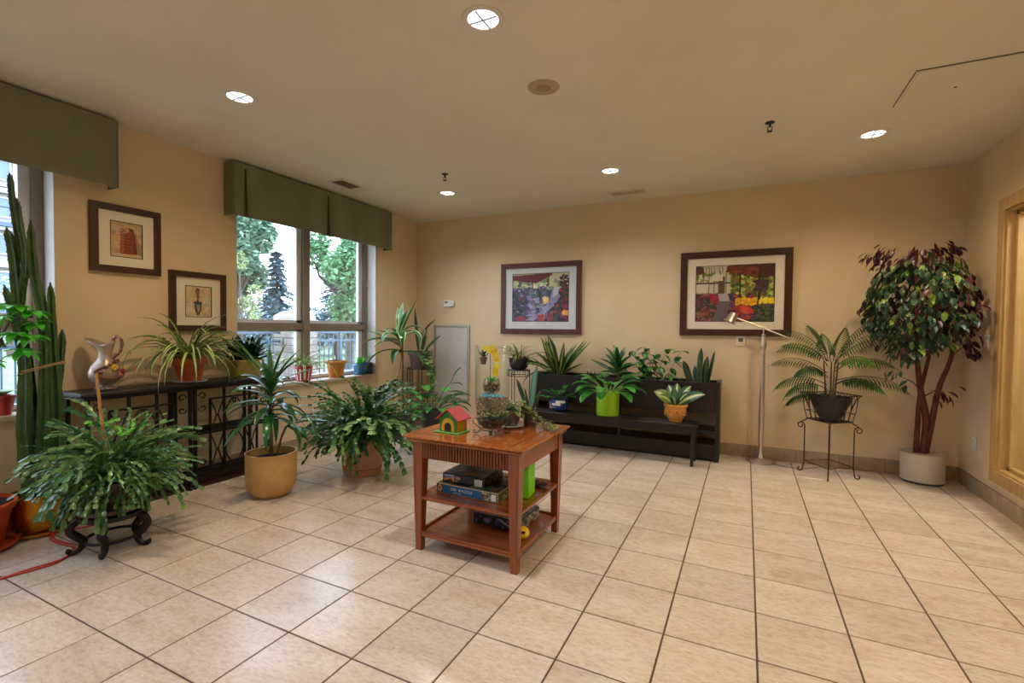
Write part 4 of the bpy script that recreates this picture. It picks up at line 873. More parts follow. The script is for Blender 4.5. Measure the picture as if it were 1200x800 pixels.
def arch(r, h, y, th): pts = [(-r, y, .012)]+[(r*cos(a), y, h+r*sin(a)) for a in [pi-pi*i/12 for i in range(13)]]+[(r, y, .012)]; n = len(pts); b.add(pts+[(p[0], y-th, p[2]) for p in pts], [tuple(range(n-1, -1, -1)) if False else tuple(range(n)), tuple(range(2*n-1, n-1, -1))]+[(i, n+i, n+(i+1) % n, (i+1) % n) for i in range(n)])
b = MB(); arch(.041, .044, -d, .003); b.build('arch_surround', 'houseyellow', t)
b = MB(); arch(.023, .038, -d-.003, .001); b.build('doorway', 'blackpaint', t)
for s in (-1, 1):
    b = MB(); a = Vector((0, 0, zp+.004)); e = Vector((s*.076, 0, .073)); n = Vector((s*.55, 0, .83)).normalized()*.006
    b.add([(p.x, y, p.z) for p in (a, e, e+n, a+n) for y in (-.064, .064)], [(0, 2, 3, 1), (4, 6, 7, 5), (0, 1, 7, 6), (2, 4, 5, 3), (0, 6, 4, 2), (1, 3, 5, 7)]); b.build('roof_panel', 'roofred', t)

# terrarium: tall glass vase on an iron scroll stand
TC = (2.715, -2.865)
st = thing('scroll_stand', 'small black iron scroll foot stand under the glass terrarium', 'stand', (TC[0], TC[1], TZ+.001))
b = MB(); b.tube([(.062*cos(a), .062*sin(a), .026) for a in [2*pi*i/24 for i in range(24)]], .0028, 6, closed=True); b.tube([(.05, 0, .026), (-.05, 0, .026)], .002, 5); b.tube([(0, .05, .026), (0, -.05, .026)], .002, 5); b.build('ring', 'iron', st)
for k in range(4):
    a = k*pi/2+.5; b = MB(); pr_ = [(.062, .026), (.07, .014), (.082, .006), (.094, .004), (.104, .009), (.105, .018), (.097, .021), (.093, .015)]
    b.tube([(r*cos(a), r*sin(a), z) for r, z in pr_], .0028, 5); b.tube([(r*cos(a), r*sin(a), z) for r, z in [(.062, .026), (.085, .045), (.104, .06), (.107, .072), (.1, .076)]], .0028, 5); b.build('foot', 'iron', st)
tv = thing('terrarium', 'tall clear glass terrarium vase layered with pebbles, blue gems and plants', 'terrarium', (TC[0], TC[1], TZ+.032))
b = MB(); prof = [(.05, 0), (.072, .006), (.084, .03), (.088, .07), (.086, .1), (.094, .13), (.098, .2), (.097, .34), (.102, .44), (.104, .462)]
full = prof+[(r-.003, z) for r, z in reversed(prof[1:])]+[(.04, .006)]
b.lathe(full, 36, cap=False); b.lathe([(.001, 0), (.05, 0)], 36, cap=False); b.build('glass_vase', 'vglass', tv, smooth=True)
b = MB(); b.lathe([(.05, .008), (.078, .03), (.082, .05), (.001, .055)], 24, cap=False); b.build('soil_layer', 'soil', tv, smooth=True)
b = MB(); random.seed(5)
for _ in range(150):
    a = random.uniform(0, 2*pi); r = random.uniform(.05, .08); p = (r*cos(a), r*sin(a), random.uniform(.03, .095)); blade(b, p, a+random.uniform(-.6, .6), random.uniform(-.2, 1.2), .022, .017, .8, 3, .2, 'oval')
stuff(b.build('moss_leaves', 'moss', tv))
b = MB()
for _ in range(420):
    a = random.uniform(0, 2*pi); r = .086*math.sqrt(random.random()); b.ball((r*cos(a), r*sin(a), .1+random.random()*.075), random.uniform(.005, .008), 5, 3, .8)
stuff(b.build('pebble_layer', 'pebble', tv, smooth=True))
b = MB()
for _ in range(60):
    a = random.uniform(0, 2*pi); r = .06*math.sqrt(random.random()); b.ball((r*cos(a), r*sin(a)-.008, .18+random.random()*.012), random.uniform(.006, .009), 6, 4, .7)
stuff(b.build('blue_gem_layer', 'bluegem', tv, smooth=True))
bw = thing('glass_bowl', 'small round glass bowl of brown stones and a succulent inside the terrarium', 'bowl', (TC[0]-.004, TC[1], TZ+.032+.193))
b = MB(); pf = [(.02, 0), (.04, .012), (.05, .035), (.05, .06), (.043, .085)]; b.lathe(pf+[(r-.002, z) for r, z in reversed(pf)], 28, cap=False); b.lathe([(.001, 0), (.02, 0)], 28, cap=False); b.build('bowl_glass', 'vglass', bw, smooth=True)
b = MB()
for _ in range(80):
    a = random.uniform(0, 2*pi); r = .04*math.sqrt(random.random()); b.ball((r*cos(a), r*sin(a), .012+random.random()*.042), random.uniform(.005, .009), 6, 4, .8)
stuff(b.build('stones', 'stone_brown', bw, smooth=True))
for i in range(14): a = i*2.4; leafobj(bw, 'brightleaf', (0, 0, .06), a, 1.2-.05*i, .05, .014, .5, n=4, kind='lance')
fl_ = thing('yellow_orchid_spray', 'yellow flower spray standing in the tall glass terrarium', 'flower', (TC[0]+.008, TC[1]-.045, TZ+.25))
b = MB(); b.tube([(0, 0, 0), (.004, 0, .1), (.002, 0, .2), (.012, 0, .222)], .0018, 5); b.build('stem', 'greenstake', fl_)
for k in range(9):
    z = (.232, .222, .212, .236, .2, .13, .112, .095, .17)[k]; x = (-.02, .004, .024, .018, .032, .036, .042, .034, .036)[k]; b = MB()
    for i in range(6): blade(b, (x, (k % 3-1)*.01, z), .5+.3*(k % 3-1), i*pi/3+k, .021, .015, .1, 4, .2, 'oval', roll=pi/2)
    b.build('blossom', 'yellowflower', fl_)
cu = thing('succulent_cup', 'little grey cup with a dark succulent hanging inside the terrarium rim', 'plant', (TC[0]-.048, TC[1]-.02, TZ+.39))
pot(cu, [(.014, 0), (.022, .04)], 'greypot', 16, inner=.003)
b = MB(); b.tube([(-.02, 0, .035), (-.036, 0, .09), (-.046, 0, .1115)], .0012, 4); b.build('hook', 'iron', cu)
for i in range(12): leafobj(cu, 'zz', (0, 0, .035), i*2.4, 1.35-.07*i, .05, .014, .3, n=4, kind='lance')

# hoya pot with trailing vine behind the terrarium
hp = thing('vine_plant', 'variegated vine in a brown pot trailing over the right of the table', 'plant', (2.72, -2.64, TZ+.001))
b = MB(); b.lathe([(.06, 0), (.085, .012), (.082, .014), (.03, .006)], 28, cap=True); b.build('saucer', 'whiteglaze', hp, smooth=True)
pot(hp, [(.045, .010), (.068, .085), (.072, .088), (.072, .1)], 'taupepot', 24)
random.seed(11)
for i in range(52):
    a = random.uniform(0, 2*pi); pinned(hp, random.choice(['hoya', 'pothos', 'moss', 'hoya']), (random.uniform(-.04, .04), random.uniform(-.04, .04), .1), a, random.uniform(.2, 1.3), random.uniform(.04, .11), 1.0, .045, .034, 1.0, 'hoya')
for k in range(9):
    x, y, z = .05, .0, .105; hd_ = random.uniform(-.25, .75); pts = []; L = random.uniform(.18, .34)
    for i in range(15):
        pts.append((x, y, z)); x += L/14*cos(hd_); y += L/14*sin(hd_)*.8; z = max(.006, z-.014 if i > 1 else z+.01); hd_ += random.uniform(-.18, .12); x = min(x, 3.0-2.72); y = min(max(y, -.1), .16)
    b = MB(); b.tube(pts, .0014, 4); vn = b.build('vine', 'cane', hp)
    for i, p in enumerate(pts[2:]):
        b = MB(); blade(b, p, random.uniform(0, 2*pi), random.uniform(.1, .8), random.uniform(.018, .032), .018, .7, 3, .2, 'oval'); b.build('vine_leaf', 'hoya', vn)
ow = thing('lantern_jar', 'small cream openwork jar behind the terrarium', 'jar', (2.66, -2.55, TZ+.001))
b = MB(); b.lathe([(.03, 0), (.042, .02), (.045, .06), (.042, .1), (.03, .13)], 20, cap=True); b.build('jar_body', 'ewerbrown', ow, smooth=True)
for k in range(10): a = 2*pi*k/10; b = MB(); b.tube([(r*cos(a+.25*sin(i*1.6)), r*sin(a+.25*sin(i*1.6)), z) for i, (r, z) in enumerate([(.032, .002), (.045, .03), (.048, .06), (.045, .1), (.032, .132)])], .004, 5); b.build('cream_strut', 'matboard', ow)
sk = thing('snake_plant', 'small pot with tall blue green pointed leaves at the rear edge of the table', 'plant', (2.80, -2.53, TZ+.001))
pot(sk, [(.035, 0), (.046, .07), (.048, .08)], 'greypot', 20)
for a, el, L, wd, m in ((.3, 1.5, .30, .036, 'snake_blue'), (2.9, 1.15, .23, .026, 'snake'), (1.2, 1.42, .2, .028, 'snake_blue'), (4.5, 1.3, .17, .026, 'snake'), (0, 1.2, .16, .024, 'snake')): leafobj(sk, m, (0.01*cos(a), .01*sin(a), .07), a, el, L, wd*1.1, .1, n=6, kind='sword', thick=.004, roll=1.2*(1 if cos(a) > 0 else -1))

# =================================================================== PLANTER BENCH AND ITS PLANTS
pb = thing('planter_bench', 'long black wooden planter box standing against the back wall', 'planter', (1.92, -.05, 0)); Wp = 1.86; Yf = -.33
b = MB()
for x in (0, Wp-.035): b = MB(); b.bbox(x, x+.035, Yf, 0, 0, .752, .002); b.build('side_board', 'black', pb)
b = MB(); b.bbox(.035, Wp-.035, Yf+.006, Yf+.026, .452, .745, .002); b.build('front_board', 'black', pb)
b = MB(); b.bbox(.035, Wp-.035, -.022, -.002, .452, .745, .002); b.build('back_board', 'black', pb)
b = MB(); b.box(.035, Wp-.035, Yf+.026, -.022, .46, .478); b.build('trough_floor', 'black', pb)
b = MB(); b.box(.035, Wp-.035, Yf+.026, -.022, .66, .69); b.build('soil', 'soil', pb)
for z, h in ((.26, .03), (.14, .02)): b = MB(); b.bbox(.035, Wp-.035, Yf+.01, -.01, z, z+h, .002); b.build('shelf_board', 'black', pb)
b = MB(); b.bbox(.035, Wp-.035, Yf+.012, Yf+.03, .02, .15, .002); b.build('plinth_board', 'black', pb)
b = MB(); b.bbox(.90, .94, Yf+.008, Yf+.04, .15, .452, .002); b.build('divider', 'black', pb)
bn = thing('bench', 'low black wooden bench in front of the planter box', 'bench', (1.97, -.64, 0)); Wb = 1.64
for k in range(3): b = MB(); b.bbox(0, Wb, .0+.082*k, .078+.082*k, .358, .38, .003); b.build('seat_board', 'black', bn)
for y in (.012, .222): b = MB(); b.bbox(.01, Wb-.01, y, y+.02, .29, .358, .002); b.build('apron', 'black', bn)
for x in (.03, Wb-.055):
    for y in (.008, .212): b = MB(); b.bbox(x, x+.028, y, y+.028, 0, .358, .002); b.build('leg', 'black', bn)
ZB = .381
# blue and white bowl planter
t = thing('potted_plant', 'small leafy plant in a blue and white checked round pot on the bench', 'plant', (2.245, -.50, ZB))
prof = [(.045, 0), (.075, .02), (.092, .055), (.094, .09), (.088, .118)]
pot(t, prof, 'cobalt', 32, soil_z=.105)
def rad_at(z):
    for (r0, z0), (r1, z1) in zip(prof, prof[1:]):
        if z0 <= z <= z1: return r0+(r1-r0)*(z-z0)/(z1-z0)
for i in range(11):
    for j in range(4):
        if (i*3+j*2) % 5 not in (0, 3): continue
        b = MB(); a0 = 2*pi*i/11; a1 = 2*pi*(i+.96)/11; z0 = .012+j*.026; z1 = z0+.024; r0, r1 = rad_at(z0)+.001, rad_at(z1)+.001; vs = [(r*cos(a), r*sin(a), z) for r, z in ((r0, z0), (r1, z1)) for a in (a0, (a0+a1)/2, a1)]
        b.add(vs, [(0, 1, 4, 3), (1, 2, 5, 4)]); b.build('white_check', 'whiteglaze', t)
random.seed(31)
for i in range(22): a = i*2.4; pinned(t, random.choice(['darkleaf', 'lily', 'pothos']), (.03*cos(a), .03*sin(a), .1), a, random.uniform(.7, 1.45), random.uniform(.05, .16), .5, .10, .07, .9, 'greenstake')
# lime pot with peace lily
t = thing('peace_lily', 'peace lily with broad leaves in a lime green cylinder pot on the bench', 'plant', (2.755, -.50, ZB))
pot(t, [(.108, 0), (.112, .004), (.114, .225), (.112, .232)], 'lime', 36, soil_z=.20)
random.seed(13)
for i in range(30):
    a = i*2.399+random.uniform(-.2, .2); f0 = i/30; L = .12+.12*random.random()
    pinned(t, 'lily', (.04*cos(a), .04*sin(a), .2), a, 1.35-.55*f0, L, .6+.35*f0, random.uniform(.17, .22), random.uniform(.09, .115), 1.0, 'pale_leaf', n=8, fold=.2, sr=.003)
# ochre pot with calathea
t = thing('calathea', 'variegated broad leaf plant in an ochre clay pot with a relief, on the bench', 'plant', (3.405, -.51, ZB))
prof = [(.058, 0), (.06, .01), (.082, .05), (.094, .10), (.096, .135), (.106, .14), (.11, .155), (.104, .165)]
pot(t, prof, 'yellowclay', 36, soil_z=.15)
b = MB()
for a in (-2.0, -1.3, -2.7, -.5, .6, 1.6, 2.6):
    for k in range(6): b.ball((.094*cos(a+.14*cos(k)), .094*sin(a+.14*cos(k)), .09+.022*sin(k)), .011, 6, 4)
b.build('relief', 'yellowclay', t, smooth=True)
for a, el, L, wd, m, dr in ((0.1, .75, .27, .10, 'calathea', .8), (2.8, .8, .24, .10, 'calathea_y', .9), (1.6, 1.3, .22, .09, 'calathea', .5), (-1.6, 1.0, .17, .08, 'calathea', 1.1), (2.2, 1.2, .22, .09, 'calathea', .7), (-.5, 1.15, .18, .085, 'calathea', .8), (3.7, .9, .18, .08, 'calathea_y', 1.0), (.8, 1.1, .24, .09, 'calathea', .7)): leafobj(t, m, (.02*cos(a), .02*sin(a), .15), a, el, L, wd*1.15, dr, n=9, kind='oval', fold=.2, roll=.9*cos(a))

# plants rooted in the trough
Zt = .691
def strap_clump(label, loc, leaves, m, name='strap_leaf_plant', **k):
    t = thing(name, label, 'plant', loc)
    b = MB(); b.lathe([(.05, -.001), (.04, .012), (.01, .02)], 12, cap=True); b.build('crown', 'cane', t, smooth=True)
    for a, el, L, wd, dr in leaves: leafobj(t, m, (.025*cos(a), .02*sin(a), .008), a, el, L, wd*1.9, dr, roll=(random.uniform(.5, 1.1)*(1 if cos(a) > 0 else -1) if el > .7 else 0), **k)
    return t
random.seed(41)
L_ = []
for az, el, L, wd, dr in ((2.95, 1.15, .50, .034, .1), (2.8, 1.35, .52, .038, .22), (3.3, 1.28, .46, .040, .05), (2.5, 1.42, .46, .044, .5), (.3, 1.05, .50, .030, .1), (0, .95, .52, .030, .02), (-.2, .85, .56, .028, .05), (.5, 1.2, .42, .026, .2), (.1, 1.35, .3, .026, .1), (-.3, .62, .36, .036, .3), (3.25, .62, .52, .026, .5), (3.05, .55, .55, .03, .8), (3.4, .75, .62, .028, 2.0), (-1.5, 1.2, .3, .03, .8), (-1.0, 1.3, .36, .028, .4), (-2.2, 1.25, .34, .03, .5), (1.2, 1.45, .4, .03, .1), (-1.8, .8, .3, .028, 1.3), (3.1, 1.0, .40, .026, .6), (-.1, 1.25, .40, .03, .2), (-2.6, .5, .48, .026, 2.2)): L_.append((az, el, L, wd, dr))
strap_clump('large clump of striped strap leaves at the left end of the planter box', (2.12, -.21, Zt), L_, 'sansv', thick=.003, fold=.35, n=9)
t = thing('dracaena', 'long dark leaf rosette growing in the planter box behind the lime pot', 'plant', (2.78, -.20, Zt))
b = MB(); b.tube([(0, 0, -.001), (.005, 0, .12), (0, 0, .2)], [.014, .012, .009], 8); b.build('stem', 'cane', t, smooth=True)
for i in range(22): a = i*2.399; leafobj(t, 'cornleaf' if i % 3 == 0 else 'darkleaf', (0, 0, .19-.006*i), a, 1.35-.05*i, random.uniform(.18, .25), .05, .6, n=6, kind='lance', fold=.3, roll=.8*cos(a))
leafobj(t, 'snake', (-.03, 0, .1), pi, .42, .30, .05, -.05, n=6, kind='lance', fold=.35, roll=-.9)
leafobj(t, 'snake', (.03, 0, .1), .1, .6, .2, .04, .4, n=6, kind='lance', fold=.35)
t = thing('small_succulent', 'low dark grey green succulent in the planter box left of the lime pot', 'plant', (2.50, -.24, Zt))
random.seed(3)
for i in range(34): a = i*2.4; leafobj(t, 'zz', (random.uniform(-.06, .06), random.uniform(-.03, .03), 0), a, random.uniform(.5, 1.4), random.uniform(.07, .13), .022, .7, n=4, kind='lance')
t = thing('pothos_vine', 'small climbing leafy vine rising from the middle right of the planter box', 'plant', (3.15, -.20, Zt)); random.seed(14)
for q in range(8):
    x0 = random.uniform(-.1, .12); a = random.uniform(0, 2*pi); L = random.uniform(.18, .37); ln = random.uniform(-.18, .18); b = MB(); pts = [(x0+ln*(i/6)**1.3*.8, -.02+.02*sin(i+q), L*i/6) for i in range(7)]; b.tube(pts, .0022, 4); sm = b.build('stem', 'greenstake', t)
    for i in range(1, 7):
        for s in range(2): b = MB(); a = random.uniform(0, 2*pi); blade(b, pts[i], a, random.uniform(-.9, .1), random.uniform(.07, .10), .062, .9, 4, .2, 'oval'); b.build('leaf', random.choice(['pothos', 'darkleaf', 'pothos']), sm)
t = thing('snake_plant', 'upright snake plant at the right end of the planter box', 'plant', (3.56, -.20, Zt))
for x, a, el, L, wd in ((-.05, pi, 1.28, .26, .05), (.02, .5, 1.54, .38, .042), (.07, 0, 1.5, .30, .046), (.10, 0, 1.42, .36, .026), (-.01, 2.2, 1.5, .2, .035)): leafobj(t, 'snake', (x, 0, 0), a, el, L, wd*1.3, .05, n=7, kind='sword', thick=.005, roll=1.2*cos(a))
pinned(t, 'pothos', (-.08, -.03, 0), pi, .95, .11, .5, .08, .055, .5)

# wire stand with black pot and spider plant, left of the planter
ws = thing('wire_plant_stand', 'dark wire plant stand with spindly legs left of the planter box', 'stand', (1.66, -.28, 0))
for z, r in ((.765, .13), (.70, .13), (.2, .12)): b = MB(); b.tube([(r*cos(a), r*sin(a), z) for a in [2*pi*i/24 for i in range(24)]], .004, 6, closed=True); b.build('ring', 'iron', ws)
for k in range(3):
    a = k*2*pi/3+.6; b = MB(); b.tube([(.14*cos(a), .14*sin(a), 0), (.12*cos(a), .12*sin(a), .2), (.13*cos(a), .13*sin(a), .765)], .005, 6); b.build('leg', 'iron', ws)
b = MB(); b.lathe([(.001, .762), (.128, .762), (.128, .768), (.001, .768)], 24, cap=False); b.build('wire_tray', 'iron', ws)
for k in range(12): a = 2*pi*k/12; b = MB(); b.tube([(.13*cos(a), .13*sin(a), .70), (.13*cos(a), .13*sin(a), .765)], .003, 4); b.build('spindle', 'iron', ws)
def spider(root, n, z, rr, L0, L1, wd, m, seed, hang=0, el=(.5, 1.45), dr=(1.2, 2.3), bias=None, wall=None):
    random.seed(seed)
    for i in range(n):
        a = i*2.399+random.uniform(-.3, .3)
        if bias is not None and random.random() < .4: a = bias+random.uniform(-.8, .8)
        el_, L_2 = random.uniform(*el), random.uniform(L0, L1)
        if wall is not None and cos(a) < 0: L_2 = min(L_2, max(.08, .4*abs(wall/cos(a)))); el_ = max(el_, 1.1)
        leafobj(root, m, (rr*cos(a)*random.random(), rr*sin(a)*random.random(), z), a, el_, L_2, wd*random.uniform(.8, 1.15), random.uniform(*dr), n=8, kind='strap', fold=.45, curl=1.2)
t = thing('spider_plant', 'wispy spider plant in a black bowl pot on the wire stand', 'plant', (1.66, -.28, .7685))
pot(t, [(.07, 0), (.1, .03), (.115, .11), (.118, .13)], 'darkplastic', 28)
spider(t, 46, .12, .06, .16, .36, .012, 'spider_dim', 4, bias=2.6)
for a, L in ((2.6, .34), (2.9, .4), (3.3, .34), (.3, .36), (0, .45), (2.2, .3)): leafobj(t, 'spider_dim', (0, 0, .13), a, .9, L, .005, 1.6, n=10, kind='strap')
for a, L, el in ((-.2, .5, .5), (.15, .55, .3), (-.5, .42, .2), (-.9, .35, .4)): leafobj(t, 'snake', (.05, 0, .12), a, el, L, .024, 1.3, n=9, kind='strap', fold=.4)

# =================================================================== FLOOR LAMP
lp = thing('floor_lamp', 'brushed nickel reading lamp with a swing arm beside the planter box', 'lamp', (4.135, -.135, 0))
b = MB(); b.lathe([(.118, 0), (.122, .006), (.120, .018), (.098, .026), (.05, .034), (.03, .044), (.022, .07), (.016, .10)], 40, cap=True); b.build('base', 'nickel', lp, smooth=True)
b = MB(); b.lathe([(.016, .10), (.021, .2), (.023, .5), (.021, .8), (.017, 1.015), (.022, 1.02), (.022, 1.03), (.017, 1.035), (.017, 1.045), (.022, 1.05), (.022, 1.06)], 24, cap=True); b.build('pole', 'nickel', lp, smooth=True)
b = MB(); b.lathe([(.014, 1.06), (.028, 1.085), (.031, 1.11), (.024, 1.14), (.014, 1.17), (.013, 1.19), (.02, 1.195), (.02, 1.205), (.006, 1.21)], 24, cap=True); b.build('finial', 'nickel', lp, smooth=True)
e0, e1 = Vector((-.24, -.02, 1.365)), Vector((.235, .02, 1.165))
b = MB(); b.tube([(0, 0, 1.2), (0, 0, 1.262)], .006, 8); b.ball((0, 0, 1.264), .013, 10, 6); b.build('swivel', 'nickel', lp, smooth=True)
b = MB(); b.tube([e0, e1], .0065, 8); b.tube([e1-(e1-e0).normalized()*.03, e1], .010, 8); ar = b.build('arm', 'nickel', lp, smooth=True)
b = MB(); dv = Vector((-.05, -.02, -.10)).normalized(); q = Vector((-.255, -.02, 1.405)); xr = dv.cross(Vector((0, 1, 0))).normalized(); yr = dv.cross(xr); vs = []; pf = [(.001, -.005), (.03, 0), (.038, .02), (.04, .06), (.056, .085), (.058, .092), (.05, .086), (.036, .06), (.001, .055)]
for r, h in pf: vs += [q+dv*h+(xr*cos(2*pi*k/24)+yr*sin(2*pi*k/24))*r for k in range(24)]
b.add(vs, [(i*24+k, i*24+(k+1) % 24, (i+1)*24+(k+1) % 24, (i+1)*24+k) for i in range(len(pf)-1) for k in range(24)]); b.build('lamp_shade', 'nickel', lp, smooth=True)
b = MB(); b.tube([q+dv*.04+Vector((.035, 0, 0)), q+dv*.04+Vector((.07, 0, -.03)), q+dv*.04+Vector((.07, 0, -.055))], .002, 5); b.build('switch', 'iron', lp)
cdpts = [(4.24, -.17), (4.29, -.21), (4.36, -.235), (4.42, -.25), (4.47, -.235), (4.52, -.18), (4.6, -.10), (4.7, -.045), (4.9, -.035), (5.0, -.03)]
b = MB(); b.tube([(x, y, .004) for x, y in cdpts], .003, 6); tag(b.build('lamp_cord', 'cordclear', smooth='all'), 'thin brown electric cord on the floor beside the floor lamp base', 'cord')

# =================================================================== IRON STAND WITH PALM
ps_ = thing('iron_plant_stand', 'square bronze iron plant stand with scroll feet and a wire basket top', 'stand', (4.65, -.335, 0), RAD(0))
A = [(-.20, .03), (-.03, -.215), (.19, -.04), (.03, .2)]      # four leg feet, seen as a rotated square
A = [Vector((x*.9, y*.9, 0)) for x, y in A]
for p in A:
    d = p.normalized(); b = MB()
    pts = [p+d*(.035+.001)+Vector((0, 0, .018))]; s = spiral(.018, .022, .006, .02, .3, 1.5*pi, 12)
    foot = [p+d*(.006+x)+Vector((0, 0, z)) for x, z in spiral(.026, .0265, .009, .0215, 2.6*pi-.3, 1.0*pi, 14)]
    top = [p+d*(-.002+x)+Vector((0, 0, .385+z)) for x, z in spiral(.032, .035, .034, .014, pi, pi-1.0, 2)]
    upr = [p+d*.004+Vector((0, 0, .035)), p+Vector((0, 0, .09)), p+Vector((0, 0, .25)), p+Vector((0, 0, .375))]
    sc_ = [p+d*x+Vector((0, 0, .40+z)) for x, z in spiral(.030, .012, .030, .010, pi, -1.4*pi, 20)]
    b.tube(foot+upr[1:]+[p+Vector((0, 0, .414))], .0055, 6); b.tube(sc_, .0055, 6)
    b.tube([p*1.0+d*.03+Vector((0, 0, .441)), p*.95+Vector((0, 0, .466)), p*.9+Vector((0, 0, .478))], .0055, 6)
    b.build('leg', 'bronze', ps_, smooth='all')
for z, s, r in ((.10, .98, .004), (.478, .92, .006), (.55, 1.0, .003), (.705, 1.25, .005)):
    b = MB(); b.tube([p*s+Vector((0, 0, z)) for p in A], r, 6, closed=True); b.build('rail', 'bronze', ps_)
for i in range(4):
    p, q = A[i]*.92, A[(i+1) % 4]*.92
    for k in range(1, 8):      # woven shelf strips
        u = k/8; b = MB(); pp = A[(i+3) % 4]*.92; qq = A[(i+2) % 4]*.92
        if i < 2: b.bar(p.lerp(q, u)+Vector((0, 0, .478)), pp.lerp(qq, u)+Vector((0, 0, .478)), .006); b.build('shelf_strip', 'bronze', ps_)
    n = 5
    for k in range(n):
        u0, u1 = k/n, (k+1)/n; b = MB(); lo0 = p.lerp(q, u0); lo1 = p.lerp(q, u1); hi0 = (p*1.36).lerp(q*1.36, u0); hi1 = (p*1.36).lerp(q*1.36, u1)
        b.tube([lo0+Vector((0, 0, .478)), lo0.lerp(hi0, .4)+Vector((0, 0, .58)), lo0.lerp(hi0, .8).lerp(lo1.lerp(hi1, .8), .35)+Vector((0, 0, .67)), hi0.lerp(hi1, .9)+Vector((0, 0, .705))], .003, 5)
        b.tube([lo1+Vector((0, 0, .478)), lo1.lerp(hi1, .4)+Vector((0, 0, .58)), lo1.lerp(hi1, .8).lerp(lo0.lerp(hi0, .8), .35)+Vector((0, 0, .67)), hi1.lerp(hi0, .9)+Vector((0, 0, .705))], .003, 5)
        b.build('basket_wire', 'bronze', ps_)
pm = thing('parlor_palm', 'feathery parlor palm in a black bowl on the iron plant stand', 'plant', (4.65, -.335, .4825))
pot(pm, [(.06, 0), (.09, .03), (.14, .14), (.158, .19), (.16, .2)], 'darkplastic', 32, soil_z=.17)
random.seed(8)
def frond(root, base, az, el, L, bend, stalk, wdt, m='palm', n=18):
    b = MB(); p = Vector(base); pts = [p.copy()]; dirs = []
    N = 16
    for i in range(N):
        tt = i/N; e = el-bend*tt**1.4; d = Vector((cos(az)*cos(e), sin(az)*cos(e), sin(e))); p = p+d*L/N; pts.append(p.copy()); dirs.append((d, e))
    b.tube(pts, [.004-.003*i/N for i in range(N+1)], 4)
    b.m = 1
    for i in range(n):
        tt = stalk+(1-stalk)*(i+.5)/n; k = min(N-1, int(tt*N)); q = pts[k].lerp(pts[k+1], tt*N-k); d, e = dirs[k]
        ll = wdt*(sin(pi*min(1, (tt-stalk)/(1-stalk)*.8+.18)))**.7
        for s in (-1, 1):
            a2 = az+s*(1.0-.35*tt); blade(b, q, a2, e*.35-.65, ll, .0165, .8, 4, .3, 'lance', roll=s*.3)
    blade(b, pts[-1], az, dirs[-1][1], wdt*.5, .014, .4, 3, .3, 'lance')
    return b.build('frond', ['greenstake', m], root, smooth='all')
for k, (x, y) in enumerate(((0, 0), (.03, .02), (-.03, .01), (.01, -.03))):
    b = MB(); b.tube([(x, y, .16), (x*1.4, y*1.4, .34), (x*1.8, y*1.6, .50)], [.008, .007, .005], 6); b.build('cane', 'cane', pm)
for az, el, L, bend, z in ((3.15, .85, .44, 1.7, .50), (2.95, .70, .47, 1.5, .40), (3.3, .5, .44, 1.6, .30), (3.15, .15, .34, 1.3, .22), (2.8, 1.15, .46, 1.3, .50), (-.05, .95, .46, 1.4, .50), (-.1, .35, .54, 1.3, .34), (.1, .7, .46, 1.5, .42), (1.0, 1.3, .44, .8, .50), (.35, 1.2, .50, .9, .50), (2.3, 1.35, .40, 1.0, .50), (-.75, .9, .38, 1.9, .44), (-2.5, .8, .38, 1.9, .36), (-.55, .6, .40, 1.7, .30), (-2.7, .5, .40, 1.7, .26), (-2.75, 1.0, .46, 1.5, .46), (-.5, 1.15, .46, 1.3, .48), (-2.0, 1.35, .34, 1.3, .50), (.5, .5, .40, 1.5, .3)):
    yy = sin(az)*L*.9
    if yy > .24: L *= .24/yy+.1
    frond(pm, (.03*cos(az), .03*sin(az), z), az, el, L, bend, .2, .118, n=17)

# =================================================================== FICUS TREE
fc = thing('ficus_tree', 'tall ficus tree with dark green and burgundy leaves in the right corner', 'tree', (5.33, -.152, 0))
b = MB(); b.lathe([(.138, .002), (.14, 0), (.142, .012), (.138, .014)], 36, cap=True); b.build('pot_foot', 'darkplastic', fc, smooth=True)
pot(fc, [(.138, .012), (.146, .018), (.148, .236), (.150, .242)], 'white_pot', 44, soil_z=.21)
def bent(pts, n=5):
    out = []
    P_ = [Vector(p) for p in pts]
    for i in range(len(P_)-1):
        a0, a1, a2, a3 = P_[max(i-1, 0)], P_[i], P_[i+1], P_[min(i+2, len(P_)-1)]
        for k in range(n): u = k/n; out.append(.5*((2*a1)+(a2-a0)*u+(2*a0-5*a1+4*a2-a3)*u*u+(3*a1-a0-3*a2+a3)*u**3))
    return out+[P_[-1]]
CX, CY = -.11, -.26      # crown centre relative to the pot
trunks = [((.0, 0, .2), (.015, -.01, .5), (-.045, -.05, .8), (-.09, -.12, 1.1), (-.12, -.2, 1.5)), ((.015, .01, .2), (.05, -.01, .5), (.08, -.05, .8), (.13, -.11, 1.05), (.14, -.2, 1.45)), ((-.045, 0, .2), (-.04, -.01, .5), (-.035, -.03, .75), (.0, -.1, 1.1), (.0, -.25, 1.6))]
for i, tr in enumerate(trunks): b = MB(); q = bent(tr); r0 = (.030, .027, .022)[i]; b.tube(q, [r0*(1-.62*k/len(q)) for k in range(len(q))], 9); b.build('trunk', 'bark', fc, smooth='all')
random.seed(77)
def lm_(m, s=1, shape=.55):
    b = MB(); b.tube([(0, 0, 0), (.012, 0, .002)], .0012, 3); b.m = 1; blade(b, (.012, 0, .002), 0, -.1, .062*s, .062*s*shape, .5, 4, .25, 'oval'); o = b.build('leaf', ['bark', m], fc, smooth='all', loc=(0, 0, 1)); return o
proto = {k: lm_(k) for k in ('ficus', 'ficus_y', 'ficus_r')}
